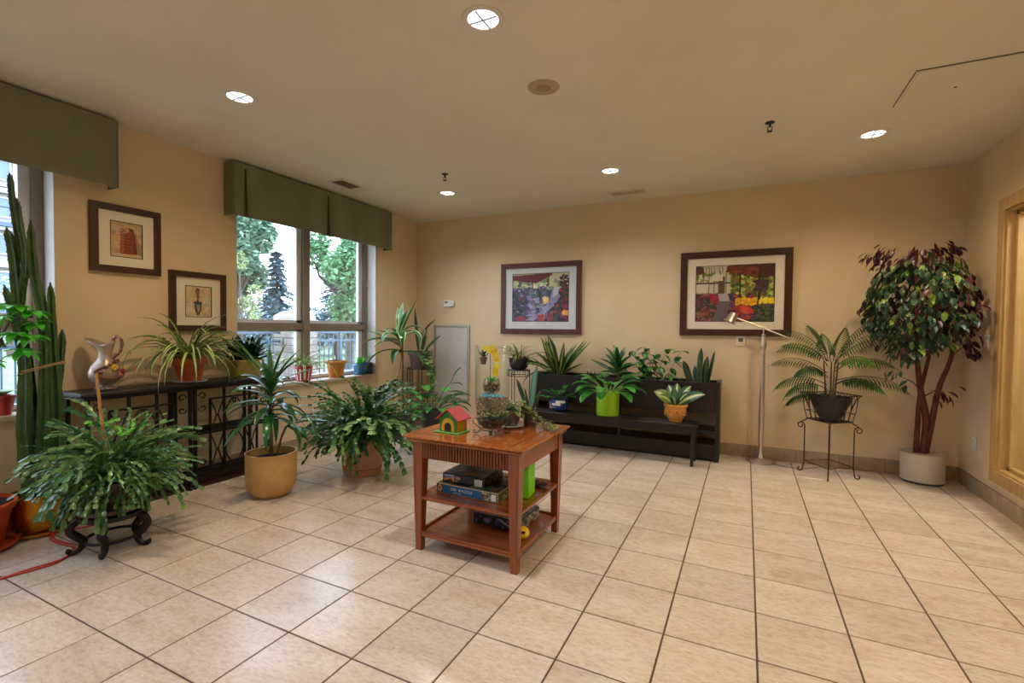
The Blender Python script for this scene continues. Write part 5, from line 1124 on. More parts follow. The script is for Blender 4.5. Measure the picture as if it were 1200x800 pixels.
for k in proto: proto[k].location = (CX+random.uniform(-.2, .2), CY-.2, 1.4+random.uniform(-.1, .2))
spots = []
while len(spots) < 1150:
    d = Vector((random.gauss(0, 1), random.gauss(0, 1), random.gauss(0, 1))).normalized(); r = random.uniform(.55, 1)**.6
    p = Vector((CX+d.x*r*.37, CY+d.y*r*.36, 1.47+d.z*r*(.42 if d.z > 0 else .38)))
    if p.y > .10 or p.x > .18: continue
    if sin(p.x*17+p.z*11)*sin(p.z*19+p.y*9) > .62: continue
    spots.append((p, d))
for c, rr, n in (((CX-.26, CY-.05, 1.86), .10, 46), ((CX+.12, CY, 1.88), .09, 34), ((CX-.1, CY-.16, 1.12), .12, 50), ((CX-.22, CY-.08, 1.22), .10, 34), ((CX-.05, CY-.08, 1.82), .12, 46), ((CX+.30, CY-.05, 1.52), .10, 40), ((CX+.27, CY-.12, 1.16), .09, 36), ((CX+.16, CY-.02, .78), .09, 12), ((CX-.14, CY-.05, .90), .09, 10), ((CX-.34, CY, 1.45), .06, 16)):
    for _ in range(n):
        d = Vector((random.gauss(0, 1), random.gauss(0, 1), random.gauss(0, 1))).normalized(); p = Vector(c)+d*rr*random.uniform(.3, 1.1)
        if p.x < .185 and p.y < .1: spots.append((p, Vector((d.x, d.y, 9))))
spots.sort(key=lambda s: s[0].y+.35*abs(s[0].x-CX)+(-.5 if s[1].z > 2 else 0)); restm = {'ficus': MB(), 'ficus_y': MB(), 'ficus_r': MB()}; k = 0
for p, d in spots:
    red = d.z > 2 and not (p.z < 1.3 and p.x < CX) or (p.x > CX+.24) or (p.z > 1.8 and random.random() < .5) or random.random() < .10
    kind = 'ficus_r' if red else ('ficus_y' if random.random() < (.13 if p.y < CY else .03) else 'ficus')
    az = math.atan2(p.y-CY, p.x-CX)+random.uniform(-.9, .9); tilt = random.uniform(.4, 1.35); s = random.uniform(.75, 1.25)
    if k < 296: o = link('leaf', proto[kind].data, fc, loc=p, rot=(random.uniform(-.5, .5), tilt, az), scale=(s, s, s)); k += 1
    else:
        me = proto[kind].data; mx = Matrix.Translation(p) @ Euler((random.uniform(-.5, .5), tilt, az)).to_matrix().to_4x4() @ Matrix.Scale(s, 4)
        restm[kind].add([mx @ v.co for v in me.vertices], [list(q.vertices) for q in me.polygons], None)
for kind in restm: stuff(restm[kind].build('inner_leaves', kind, fc, smooth='all'))
for i in range(34):
    a = random.uniform(0, 2*pi); z = random.uniform(1.15, 1.75); rr = random.uniform(.2, .34); s0 = Vector(bent(trunks[i % 3])[-1-(i % 6)]); e = Vector((CX+rr*cos(a), min(CY+rr*sin(a), .08), z)); e.x = min(e.x, .22)
    b = MB(); b.tube([s0, s0.lerp(e, .5)+Vector((0, 0, .05)), e], [.007, .005, .002], 5); b.build('branch', 'bark', fc, smooth='all')
for e in ((CX+.16, CY-.02, .78), (CX-.14, CY-.05, .90), (CX+.27, CY-.12, 1.16)): s0 = Vector((.0, -.03, .72)) if e[2] < 1 else Vector((.11, -.09, 1.0)); b = MB(); b.tube([s0, s0.lerp(Vector(e), .5)+Vector((0, 0, .03)), e], [.005, .004, .002], 5); b.build('branch', 'bark', fc, smooth='all')

#PART3
# =================================================================== CONSOLE TABLE
CY0, UW, CX1 = -3.72, .64, .265
cn = thing('console_table', 'long black iron console table with scrollwork panels along the left wall', 'table', (.028, CY0, 0))
b = MB(); b.bbox(0, CX1+.03, -.03, 2*UW+.04, .772, .802, .008); b.build('tabletop', 'black', cn)
b = MB(); b.bbox(.01, CX1+.015, -.01, 2*UW+.02, .752, .772, .003); b.build('top_rail', 'iron', cn)
def pt(y, z, x=CX1): return (x, y, z)
def scroll_tube(mb, pts2, r=.0056, x=CX1): mb.tube([(x, a, c) for a, c in pts2], r, 5)
for un in range(2):
    o = un*(UW+.01)
    for x in (.012, CX1):
        for y in (.012, UW-.012): b = MB(); b.bar(pt(o+y, .03, x), pt(o+y, .752, x), .020); b.ball(pt(o+y, .015, x), .016, 8, 5, .95); b.build('leg', 'iron', cn)
    ia, ib, za, zb = .125, UW-.125, .13, .672
    for p, q in (((ia, za), (ia, zb)), ((ib, za), (ib, zb)), ((ia, za), (ib, za)), ((ia, zb), (ib, zb)), ((.012, za), (ia, za)), ((ib, za), (UW-.012, za))):
        b = MB(); b.bar(pt(o+p[0], p[1]), pt(o+q[0], q[1]), .014); b.build('panel_bar', 'iron', cn)
    for y in (.235, UW-.235): b = MB(); b.bar(pt(o+y, .10), pt(o+y, .752), .016); b.build('upright', 'iron', cn)
    # paired small scrolls between panel and legs
    for cyy, s in ((.068, 1), (UW-.068, -1)):
        for zc, up in ((.70, -1), (.61, 1), (.19, -1), (.10, 1)):
            b = MB(); sp_ = spiral(o+cyy, zc, .030, .008, (pi if s > 0 else 0), (pi if s > 0 else 0)+s*up*6.2, 22); scroll_tube(b, sp_, .005); b.build('scroll', 'iron', cn)
    # crossed arcs in the side bays and c-scrolls in the middle bay
    for (ya, yb) in ((ia, .235), (UW-.235, ib)):
        for z0_, z1_ in ((.42, .665), (.14, .40)):
            ym, zm = (ya+yb)/2, (z0_+z1_)/2
            for s in (-1, 1):
                b = MB(); R_ = [(o+ym+s*(.008+.047*abs(2*u-1)**1.3), z0_+(z1_-z0_)*u) for u in [i/12 for i in range(13)]]; scroll_tube(b, R_); b.build('crossed_arc', 'iron', cn)
            b = MB(); b.ball(pt(o+ym, zm), .013, 8, 5); b.build('rosette', 'iron', cn)
    for z0_, z1_ in ((.42, .665), (.14, .40)):
        zm = (z0_+z1_)/2; ym = UW/2
        for s in (-1, 1):
            big = [(o+ym+s*(.075-.10*((u-.5)**2)*1.6), z0_+.02+(z1_-z0_-.05)*u) for u in [i/10 for i in range(11)]]
            b = MB(); scroll_tube(b, big+spiral(big[-1][0]-s*.030, big[-1][1]-.002, .030, .008, 0 if s > 0 else pi, (0 if s > 0 else pi)+s*3.4*pi/2, 14)[1:]); b.build('scroll', 'iron', cn)
    for z, nm in ((.415, 'mid'), (.075, 'low')):
        for x in (.012, CX1): b = MB(); b.bar(pt(o+.012, z, x), pt(o+UW-.012, z, x), .016); b.build('shelf_rail', 'iron', cn)
        for k in range(9): x = .012+(CX1-.012)*(k+.5)/9; b = MB(); b.bar((x, o+.012, z), (x, o+UW-.012, z), .007); b.build('shelf_rod', 'iron', cn)
        for y in (.012, UW-.012): b = MB(); b.bar((.012, o+y, z), (CX1, o+y, z), .014); b.build('shelf_rail', 'iron', cn)
b = MB(); b.bbox(.05, CX1-.02, -.02, 2*UW+.05, .0, .028, .004); o_ = b.build('reflection_board', 'darkwood', cn)  # brown board stands in for floor reflections under the console
ct = .803

# ewer with applied roses
ew = thing('ewer', 'pearly ceramic pitcher with applied roses and a brown handle, on the console', 'vase', (.165, -3.555, ct), RAD(30))
b = MB(); b.lathe([(.052, .0), (.056, .006), (.052, .016), (.036, .024), (.034, .03)], 28, cap=True)
for k in range(6): a = k*pi/3; b.ball((.053*cos(a), .053*sin(a), .008), .011, 8, 5, .7)
b.build('foot', 'ewer', ew, smooth=True)
b = MB(); n = 36; prof = [(.034, .028), (.066, .05), (.088, .085), (.092, .115), (.080, .155), (.056, .19), (.040, .215), (.036, .24), (.042, .27), (.052, .30), (.060, .325)]; vs = []
for r, z in prof:
    for k in range(n):
        a = 2*pi*k/n; t_ = max(0, (z-.235)/.09); fl2 = 1+.035*cos(6*a)*(1-t_); sp2 = t_**1.4*(.07*max(0, cos(a-pi))**2)
        rr = r*fl2+sp2; zz = z+t_**1.5*(.018*max(0, cos(a-pi))**2-.026*max(0, math.sin(a)**2)); vs.append((rr*cos(a), rr*sin(a)*(1-.35*t_), zz))
L0 = len(prof)
for r, z in reversed(prof[5:]):
    i = prof.index((r, z)); vs += [(v[0]*.94, v[1]*.94, v[2]-.001) for v in vs[i*n:(i+1)*n]]
R0 = len(vs)//n
b.add(vs, [(i*n+k, i*n+(k+1) % n, (i+1)*n+(k+1) % n, (i+1)*n+k) for i in range(R0-1) for k in range(n)]+[tuple(range(n-1, -1, -1))]); b.build('body', 'ewer', ew, smooth='all')
b = MB(); b.tube(bent([(.045, 0, .325), (.068, 0, .352), (.098, 0, .335), (.103, 0, .29), (.088, 0, .25), (.062, 0, .225), (.05, 0, .205)]), [.009, .010, .011, .012, .012, .011, .010, .009, .008, .009]*3+[.008], 8)
for k, (x, z) in enumerate(((.098, .33), (.104, .30), (.094, .26), (.075, .238))): b.ball((x, 0, z), .013, 8, 5)
b.build('handle', 'ewerbrown', ew, smooth=True)
b = MB(); vp = [Vector((cos(a)*r, sin(a)*r, z)) for a, r, z in ((-.9, .088, .16), (-1.5, .094, .13), (-1.3, .098, .10), (-.7, .097, .08), (-.1, .096, .085), (.4, .095, .10))]; b.tube(bent(vp), .008, 6)
for a, r, z in ((-.6, .075, .17), (-.2, .066, .185), (.2, .064, .19), (-.9, .08, .15), (-1.2, .094, .12), (-.3, .09, .14), (0, .098, .09)): b.ball((r*cos(a), r*sin(a), z), .014, 8, 5)
b.build('applied_vine', 'ewerbrown', ew, smooth=True)
for nm, m, a, r, z, s in (('rose', 'roseyellow', -.45, .092, .150, .020), ('rose', 'rosered', .05, .100, .122, .018), ('rose', 'rosepink', -.15, .098, .105, .013), ('rose', 'roseyellow', .35, .095, .14, .012), ('rose', 'celadon', -.75, .096, .125, .014)):
    b = MB(); c = Vector((r*cos(a), r*sin(a), z)); b.ball(c, s*.55, 8, 5)
    for k in range(7): an = k*2.4; e = c+Vector((cos(a)*.3, sin(a)*.3, 0))*s+(Vector((-sin(a), cos(a), 0))*cos(an)+Vector((0, 0, 1))*sin(an))*s*.6; b.ball(e, s*.48, 6, 4)
    b.build(nm, m, ew, smooth=True)

# spider plant, lion planter
t = thing('spider_plant', 'large striped spider plant in a terracotta pot with white saucer, on the console', 'plant', (.165, -3.02, ct))
b = MB(); b.lathe([(.07, 0), (.118, .006), (.12, .011), (.10, .009), (.02, .006)], 32, cap=True); b.build('saucer', 'whiteglaze', t, smooth=True)
pot(t, [(.075, .009), (.098, .13), (.112, .134), (.116, .185), (.112, .19)], 'terracotta', 32)
spider(t, 120, .18, .08, .34, .54, .023, 'spider', 9, el=(.35, 1.5), dr=(1.3, 2.9), wall=-.16)
for a, L, el in ((-1.2, .55, .5), (-1.5, .6, .6), (-.9, .56, .3), (1.5, .45, 1.2), (1.8, .42, 1.0), (-1.7, .56, .25)): leafobj(t, 'spider', (.02*cos(a), .05*sin(a), .18), a, el, L, .014, 2.2, n=10, kind='strap', fold=.45)
o = None
b = MB(); b.tube([(-.06, -.06, .17), (-.07, -.10, .26), (-.06, -.13, .32)], .002, 4); so = b.build('flower_stem', 'cane', t)
for k in range(8): b = MB(); a = k*.8; blade(b, (-.06+.01*cos(a*2), -.13+.025*cos(a), .32+.012*sin(a*3)), a, .3, .035, .025, .6, 4, .2, 'oval'); b.build('leaf', 'zz', so)
t = thing('lion_planter', 'dark green rosette plant in a pale green oblong planter with lion ring', 'plant', (.15, -2.56, ct))
b = MB(); vs = []; n = 36
for (rx, ry, z) in ((.075, .105, 0), (.082, .114, .004), (.095, .132, .13), (.1, .137, .135), (.1, .137, .148), (.09, .127, .148), (.086, .122, .12)):
    for k in range(n):
        a = 2*pi*k/n; q = (abs(cos(a))**5+abs(sin(a))**5)**-.2; vs.append((rx*cos(a)*q, ry*sin(a)*q, z))
b.add(vs, [(i*n+k, i*n+(k+1) % n, (i+1)*n+(k+1) % n, (i+1)*n+k) for i in range(6) for k in range(n)]+[tuple(range(n-1, -1, -1)), tuple(range(6*n, 7*n))]); b.build('planter_box', 'celadon', t, smooth=True)
b = MB()
for k in range(14): b.ball((.088+.006, .020*cos(2*pi*k/14), .088+.020*sin(2*pi*k/14)), .006, 6, 4)
b.ball((.094, 0, .092), .014, 8, 6); b.tube([(.098, .018*cos(a), .062+.022*sin(a)) for a in [2*pi*i/16 for i in range(16)]], .0028, 5, closed=True); b.build('lion_ring', 'celadon', t, smooth=True)
b = MB(); b.box(-.075, .075, -.11, .11, .118, .126); b.build('soil', 'soil', t)
random.seed(19)
for c, n_ in (((-.01, -.07), 24), ((0, .0), 30), ((0, .08), 26)):
    for i in range(n_): a = i*2.4+random.random()*.3; ll = random.uniform(.17, .27)*(1-.2*i/n_); ll = min(ll, .12/max(.05, -cos(a))) if cos(a) < 0 else ll; leafobj(t, 'zz', (c[0], c[1], .12+.05*i/n_), a, .35+1.1*i/n_, ll, .055, .3, n=5, kind='lance', fold=.35)

# =================================================================== WINDOW SILL POTS
SZ = .6805
t = thing('potted_plant', 'pale green small leafed plant in a dark square pot on the window sill', 'plant', (-.055, -2.18, SZ))
b = MB(); b.taper((0, 0), .05, (0, 0), .07, 0, .12); b.build('pot', 'greypot', t)
b = MB(); b.box(-.062, .062, -.062, .062, .12, .124); b.build('soil', 'soil', t)
random.seed(23)
for i in range(48): a = i*2.4; pinned(t, 'pale_leaf', (.03*cos(a), .03*sin(a), .12), a, random.uniform(.5, 1.5), random.uniform(.05, .18), .4, .042, .032, .9, 'pothos')
t = thing('spider_plant', 'spider plant in a red and white striped pot on the window sill', 'plant', (-.045, -1.795, SZ))
pot(t, [(.068, 0), (.088, .13), (.092, .15), (.09, .155)], 'redglaze', 32)
for k in range(12): a = 2*pi*k/12; b = MB(); b.add([((r+.001)*cos(x), (r+.001)*sin(x), z) for r, z in ((.070, .012), (.0875, .128)) for x in (a-.09, a, a+.09)], [(0, 1, 4, 3), (1, 2, 5, 4)]); b.build('white_stripe', 'whiteglaze', t)
spider(t, 58, .14, .05, .18, .34, .012, 'spider', 12, el=(.3, 1.4), dr=(1.0, 2.4))
for a, L in ((.2, .48), (-.3, .46), (.6, .5), (-.7, .4), (.05, .55)): leafobj(t, 'spider', (.06*cos(a), .06*sin(a), .14), a, .5, L, .010, 2.6, n=10, kind='strap', fold=.4)
t = thing('clay_pot', 'plain ochre clay pot with a bare stub, on the window sill', 'pot', (-.05, -1.36, SZ))
pot(t, [(.072, 0), (.098, .15), (.112, .155), (.115, .18), (.111, .184)], 'ochre2', 32, soil_z=.16)
b = MB(); b.tube([(0, 0, .16), (.004, .004, .21), (0, .008, .25)], [.012, .010, .007], 7); b.tube([(0, 0, .18), (-.02, -.02, .21)], [.006, .004], 6); b.build('dry_stub', 'taupepot', t)
t = thing('potted_succulent', 'small green plant in a turquoise blue glazed pot on the window sill', 'plant', (-.05, -.985, SZ))
b = MB(); b.lathe([(.062, 0), (.08, .008), (.082, .016), (.06, .018)], 28, cap=True); b.build('saucer', 'bluepot', t, smooth=True)
pot(t, [(.052, .017), (.078, .06), (.088, .105), (.094, .11), (.094, .125), (.09, .13)], 'bluepot', 32)
for i in range(16): a = i*2.4; leafobj(t, 'brightleaf', (.012*cos(a), .012*sin(a), .115), a, 1.4-.05*i, random.uniform(.08, .13), .032, .5, n=5, kind='lance', fold=.3)
b = MB(); b.lathe([(.042, 0), (.045, .004), (.045, .10), (.04, .115), (.044, .12), (.044, .135), (.001, .137)], 24, cap=False); o = b.build('dark_jar', 'darkplastic', smooth=True, loc=(-.062, -.845, SZ)); tag(o, 'dark glass jar at the right end of the window sill', 'jar')
b = MB(); b.lathe([(.026, 0), (.03, .004), (.034, .09), (.031, .09), (.028, .006), (.001, .005)], 20, cap=False); o = b.build('blue_tumbler', 'bluegem', smooth=True, loc=(-.098, -.905, SZ)); tag(o, 'small pale blue tumbler between the blue pot and the dark jar', 'cup')
t = thing('hanging_vine', 'thin strand of small leaves hanging in the right jamb of the far window', 'plant', (-.095, -.835, .86))
b = MB(); b.tube([(0, 0, .86), (.003, .004, .6), (-.003, 0, .3), (.003, 0, .05), (0, 0, 0)], .0025, 5); b.build('strand', 'cane', t)
b = MB(); b.ball((0, 0, .866), .008, 8, 5); b.build('hook', 'sash', t)
random.seed(6)
for k in range(22): z = [0, .02, .05, .6, .58, .14, .2, .26, .32, .38, .44, .5, .1, .35, .3, .24, .18, .65, .01, .03, .41, .47][k]; b = MB(); blade(b, (0, 0, z), random.uniform(-2, 2), .2, .05 if k < 5 else .026, .04 if k < 5 else .016, .9, 4, .2, 'oval'); b.build('leaf', 'brightleaf' if k < 5 else 'darkleaf', t)
b = MB(); b.lathe([(.04, 0), (.058, .1), (.062, .105), (.062, .12), (.055, .12), (.05, .1)], 24, cap=True); t = thing('potted_plant', 'small red pot on the near window sill at the left edge', 'plant', (-.05, -3.985, SZ)); b.build('pot', 'redglaze', t, smooth=True)
for i in range(12): a = i*2.4; leafobj(t, 'pothos', (0, 0, .11), a, .7, .09, .03, .9, n=4, kind='oval')

# =================================================================== CREAM POT WITH CORN PLANT
t = thing('corn_plant', 'corn plant with long strap leaves in a large cream round bottomed pot', 'plant', (.875, -2.86, 0))
pot(t, [(.10, 0), (.12, .004), (.145, .035), (.165, .085), (.171, .14), (.173, .30), (.175, .318)], 'cream_pot', 44, soil_z=.262, inner=.011)
b = MB(); q = bent([(0, 0, .26), (.01, -.01, .45), (-.01, .0, .62), (.0, .01, .80)]); b.tube(q, [.014-.005*i/len(q) for i in range(len(q))], 8); b.build('stem', 'cane', t, smooth='all')
b = MB(); q = bent([(.02, .03, .26), (.05, .04, .40), (.085, .06, .5)]); b.tube(q, .008, 6); b.build('stem', 'cane', t, smooth='all')
random.seed(52)
for i in range(32):
    f0 = i/32; a = i*2.399+random.uniform(-.2, .2); z = .56+.24*f0
    leafobj(t, random.choice(['cornleaf', 'cornleaf', 'darkleaf']), (0, 0, z), a, .05+1.2*f0**2, random.uniform(.28, .42), random.uniform(.044, .062), random.uniform(1.1, 2.3)*(1-.25*f0), n=9, kind='strap', fold=.3, curl=1.2)
for a, el, L, wd, dr in ((.3, 1.3, .34, .034, .3), (2.6, 1.35, .32, .036, .4), (4.2, 1.1, .34, .034, .7), (.46, 1.0, .36, .036, .3), (3.5, .95, .42, .036, .2), (.9, .5, .42, .034, .6)): leafobj(t, 'cornleaf', (0, 0, .80), a, el, L, wd, dr, n=8, kind='strap', fold=.35)
for a, el, L, wd, dr in ((.6, .3, .34, .06, .7), (.4, -.1, .30, .055, .6), (1.0, .5, .28, .055, 1.0), (-.1, .1, .26, .05, .9), (.45, -.5, .24, .045, .3)): leafobj(t, 'darkleaf', (.085, .06, .5), a, el, L, wd, dr, n=7, kind='lance', fold=.3)

# =================================================================== CHRISTMAS CACTI
def xstem(mb, L, el, bend, seg=.036, wd=.02, fork=False, base=(0, 0, 0), az=0):
    p = Vector(base); n = max(2, int(L/seg)); roll = random.uniform(-.9, .9)
    for i in range(n):
        t_ = i/n; e = el-bend*t_**1.2; a2 = az+random.uniform(-.38, .38); e += random.uniform(-.22, .22); d = Vector((cos(a2)*cos(e), sin(a2)*cos(e), sin(e))); s = Vector((-sin(a2), cos(a2), 0)); up = d.cross(s)*-1; rl = roll+random.uniform(-.35, .35); s2 = s*cos(rl)+up*sin(rl); u2 = up*cos(rl)-s*sin(rl)
        w_ = wd*.5; v = [p, p+d*seg*.28+s2*w_*.85, p+d*seg*.68+s2*w_*1.1, p+d*seg*.98+s2*w_*.75, p+d*seg*.9, p+d*seg*.98-s2*w_*.75, p+d*seg*.68-s2*w_*1.1, p+d*seg*.28-s2*w_*.85, p+d*seg*.5+u2*w_*.28]
        mb.add(v, [(8, 0, 1), (8, 1, 2), (8, 2, 3), (8, 3, 4), (8, 4, 5), (8, 5, 6), (8, 6, 7), (8, 7, 0)], [(.5, 0), (1, .3), (1, .7), (.8, 1), (.5, 1), (.2, 1), (0, .7), (0, .3), (.5, .5)])
        p = p+d*seg*.93
        if fork and i == n//2: xstem(mb, L*.45, e, bend*.7, seg, wd, False, p, az+random.choice((-.5, .5)))
def xmas(root, n, R, z, Ls, sc, seed, els=(.0, 1.45), squash=1, mats=('xmas', 'xmas', 'xmas2'), seg=.036, wd=.021, skew=0):
    random.seed(seed); var = {}
    for i in range(n):
        f0 = i/n; el = els[0]+(els[1]-els[0])*(f0**1.0); kk = int(f0*12); vr = random.randint(0, 2); m = random.choice(mats); key = (kk, vr, m); az = i*2.399+random.uniform(-.2, .2)
        if key not in var:
            b = MB(); L = random.uniform(*Ls)*(.72+.28*min(1, f0*1.6)); xstem(b, L, el, random.uniform(.9, 1.9)*(.85+.15*f0), seg, wd, True, az=random.uniform(-.2, .2)); o = b.build('stem', m, root); var[key] = o.data
        else: o = link('stem', var[key], root)
        r = R*(1-.6*f0)*random.random(); o.location = (r*cos(az), r*sin(az), z+random.uniform(-.01, .02)); o.rotation_euler = (0, 0, az); s = random.uniform(.64, 1.18)*sc*(1+.12*sin(az*3+seed))*(1+skew*cos(az+.4)); o.scale = (s, s, s*squash)
xc = thing('christmas_cactus', 'huge Christmas cactus in a pink clay pot left of the side table', 'plant', (1.085, -2.15, 0))
pot(xc, [(.148, 0), (.152, .004), (.162, .06)], 'pinkclay', 44, soil_z=.05, name='pot_base')
b = MB(); b.lathe([(.163, .060), (.163, .064)], 44, cap=True); b.build('pot_groove', 'pinkline', xc, smooth=True)
pot(xc, [(.164, .064), (.172, .2), (.188, .27), (.192, .31)], 'pinkclay', 44, soil_z=.285)
xmas(xc, 285, .13, .32, (.46, .70), 1.0, 3, els=(.1, 1.5), squash=1, wd=.026, seg=.042, skew=.2)
b = MB(); random.seed(9)
for i in range(170): xstem(b, random.uniform(.2, .42), random.uniform(.2, 1.5), random.uniform(.8, 1.6), .036, .021, False, (random.uniform(-.12, .12), random.uniform(-.12, .12), .29), random.uniform(0, 2*pi))
stuff(b.build('inner_stems', 'xmas', xc))

sd_ = thing('carved_stand', 'dark carved wooden plant stand with curled feet at the lower left', 'stand', (.845, -3.825, 0), RAD(12))
b = MB(); b.lathe([(.125, .175), (.15, .18), (.155, .19), (.155, .205), (.001, .206)], 36, cap=False); b.lathe([(.001, .175), (.125, .175)], 36, cap=False); b.build('top', 'iron', sd_, smooth=True)
for k in range(5):
    a = 2*pi*k/5+.35; b = MB(); pts = bent([(.128, 0, .19), (.165, 0, .165), (.178, 0, .13), (.15, 0, .095), (.125, 0, .065), (.135, 0, .03), (.165, 0, .012), (.185, 0, .022), (.180, 0, .036)]); pts = [(p[0]*cos(a), p[0]*sin(a), p[2]) for p in pts]; N = len(pts)
    b.tube(pts, [.012+.010*sin(pi*min(1, i/N*1.4))*(1 if i < N*.7 else .3)+(.003 if i < 6 else 0) for i in range(N)], 8); b.build('foot', 'iron', sd_, smooth='all')
b = MB(); b.tube([(.122*cos(a), .122*sin(a), .062) for a in [2*pi*i/36 for i in range(36)]], .0085, 7, closed=True); b.build('ring', 'iron', sd_, smooth='all')
xf = thing('christmas_cactus', 'sprawling Christmas cactus with a bamboo stake on the dark carved stand', 'plant', (.835, -3.825, .2065))
b = MB(); b.lathe([(.08, 0), (.15, .01), (.158, .03), (.15, .028), (.03, .012)], 32, cap=True); b.build('saucer', 'taupepot', xf, smooth=True)
pot(xf, [(.085, .014), (.115, .12), (.122, .15), (.125, .17)], 'brownleather', 36, soil_z=.16)
xmas(xf, 270, .09, .18, (.34, .54), 1.05, 17, els=(-.3, 1.5), squash=1, mats=('xmas', 'xmas2', 'xmas2'), seg=.038, wd=.0205)
b = MB(); random.seed(10)
for i in range(120): xstem(b, random.uniform(.14, .34), random.uniform(.2, 1.4), random.uniform(.8, 1.7), .034, .02, False, (random.uniform(-.09, .09), random.uniform(-.09, .09), .17), random.uniform(0, 2*pi))
stuff(b.build('inner_stems', 'xmas', xf))
for (x, y, L) in ((-.05, -.02, .46), (.06, .08, .43), (-.02, .05, .40)):
    b = MB()
    for i in range(5): xstem(b, .12, .5, .8, .032, .02, False, (x, y, L), i*1.3)
    b.tube([(x*.5, y*.5, .17), (x, y, L)], .003, 4); b.build('new_growth', 'xmas_new', xf)
b = MB(); b.tube([(-.03, .0, .15), (-.035, -.05, .76)], .0075, 8); b.build('bamboo_stake', 'bamboo', xf)

# =================================================================== FAR LEFT FLOOR POTS, CACTUS AND CORD
bp_ = thing('tall_cactus', 'very tall many armed columnar cactus in a brass pot by the near window', 'plant', (.215, -3.915, 0))
b = MB(); b.lathe([(.11, 0), (.158, .01), (.162, .028), (.155, .024), (.03, .012)], 36, cap=True); b.build('tray', 'brass', bp_, smooth=True)
pot(bp_, [(.10, .013), (.12, .03), (.132, .12), (.128, .2), (.14, .225), (.14, .235)], 'brass', 36)
def column(root, pts, r0, r1, ribs=5):
    P_ = bent(pts, 6); b = MB(); N = len(P_); n = ribs*2; vs = []; edge = MB()
    for i, p in enumerate(P_):
        u = i/(N-1); r = r0+(r1-r0)*u; r *= 1+.06*sin(i*2.1); r = r*(1 if u < .93 else max(.15, (1-u)/.07))
        for k in range(n): a = 2*pi*k/n; rr = r*(1.0 if k % 2 == 0 else .5); vs.append((p.x+rr*cos(a), p.y+rr*sin(a), p.z))
        if True:
            for k in range(0, n, 2): a = 2*pi*k/n; q = (p.x+r*cos(a), p.y+r*sin(a), p.z); edge.ball(q, .0035, 4, 3)
    b.add(vs, [(i*n+k, i*n+(k+1) % n, (i+1)*n+(k+1) % n, (i+1)*n+k) for i in range(N-1) for k in range(n)]+[tuple((N-1)*n+k for k in range(n))])
    o = b.build('column', 'cactus', root); stuff(edge.build('spines', 'cactus_rib', o))
column(bp_, [(0, 0, .2), (0, -.02, .6), (-.03, -.06, 1.2), (-.03, -.085, 1.6), (-.03, -.11, 1.78)], .045, .02)
column(bp_, [(.02, .03, .2), (.03, .03, .7), (.02, .03, 1.2), (.0, -.01, 1.55), (-.01, -.015, 1.84)], .05, .016)
column(bp_, [(.0, -.03, 1.5), (-.02, -.06, 1.7), (-.01, -.09, 1.92), (-.01, -.10, 2.09)], .024, .014)
column(bp_, [(-.03, -.06, 1.35), (-.0, -.045, 1.6), (.0, -.06, 1.78), (0, -.075, 1.95)], .022, .012)
column(bp_, [(.04, .06, .25), (.04, .07, .7), (.03, .06, 1.15), (.03, .055, 1.48)], .044, .016)
column(bp_, [(-.03, .03, .2), (-.03, .06, .6), (-.02, .10, .9), (.01, .115, 1.2)], .04, .02)
column(bp_, [(.04, -.05, .22), (.05, -.08, .6), (.04, -.07, 1.0), (.03, -.10, 1.25), (.02, -.14, 1.45)], .045, .018)
column(bp_, [(.06, .0, .22), (.075, -.01, .5), (.07, .0, .85), (.06, .01, 1.25)], .042, .018)
column(bp_, [(.0, -.15, 1.1), (.0, -.17, 1.2), (.0, -.175, 1.42)], .02, .014)
b = MB(); b.tube([(.03+.075*cos(a), .012+.104*sin(a), .98+.03*sin(a+.5)) for a in [2*pi*i/30 for i in range(30)]], .0035, 5, closed=True); b.tube([(.03+.077*cos(a), .012+.106*sin(a), .967+.034*sin(a+.6)) for a in [2*pi*i/30 for i in range(30)]], .003, 5, closed=True); b.build('twine_tie', 'twine', bp_)
t = thing('umbrella_tree', 'umbrella plant in an orange pot and saucer at the lower left edge', 'plant', (.245, -4.215, 0))
b = MB(); b.lathe([(.15, 0), (.185, .012), (.2, .035), (.192, .034), (.17, .016), (.02, .012)], 40, cap=True); b.build('saucer', 'orange_pot', t, smooth=True)
pot(t, [(.12, .014), (.135, .03), (.168, .21), (.182, .215), (.192, .25), (.188, .256)], 'orange_pot', 40)
b = MB(); q = bent([(0, 0, .23), (-.01, .02, .6), (.02, .08, 1.0), (.04, .16, 1.24)]); b.tube(q, [.011-.004*i/len(q) for i in range(len(q))], 7); b.build('stem', 'cane', t, smooth='all')
random.seed(61)
for (c, az, L) in (((.04, .16, 1.24), .9, .10), ((.03, .13, 1.15), .2, .12), ((.04, .16, 1.22), 1.7, .12), ((.04, .16, 1.24), -.8, .12), ((.03, .10, 1.08), 1.3, .15), ((.04, .16, 1.24), 3.0, .08), ((.02, .08, 1.0), -.3, .14), ((.02, .08, .98), .8, .15), ((.04, .16, 1.24), .2, .06)):
    b = MB(); p = Vector(c); e = p+Vector((cos(az)*L, sin(az)*L, random.uniform(.02, .11))); b.tube([p, p.lerp(e, .5)+Vector((0, 0, .02)), e], .0025, 4); so = b.build('leaf_stalk', 'pothos', t)
    for k in range(8): lb = MB(); blade(lb, e, 2*pi*k/8, random.uniform(-.5, .3), random.uniform(.075, .105), .046, 1.0, 5, .25, 'oval'); lb.build('leaflet', 'brightleaf', so, smooth='all')
cp = [(.79, -4.5), (.79, -4.26), (.81, -4.16), (.82, -4.07), (.77, -3.99), (.68, -3.94), (.56, -3.95), (.46, -3.95), (.38, -3.92), (.36, -3.86), (.40, -3.80), (.42, -3.70), (.38, -3.6), (.34, -3.50)]
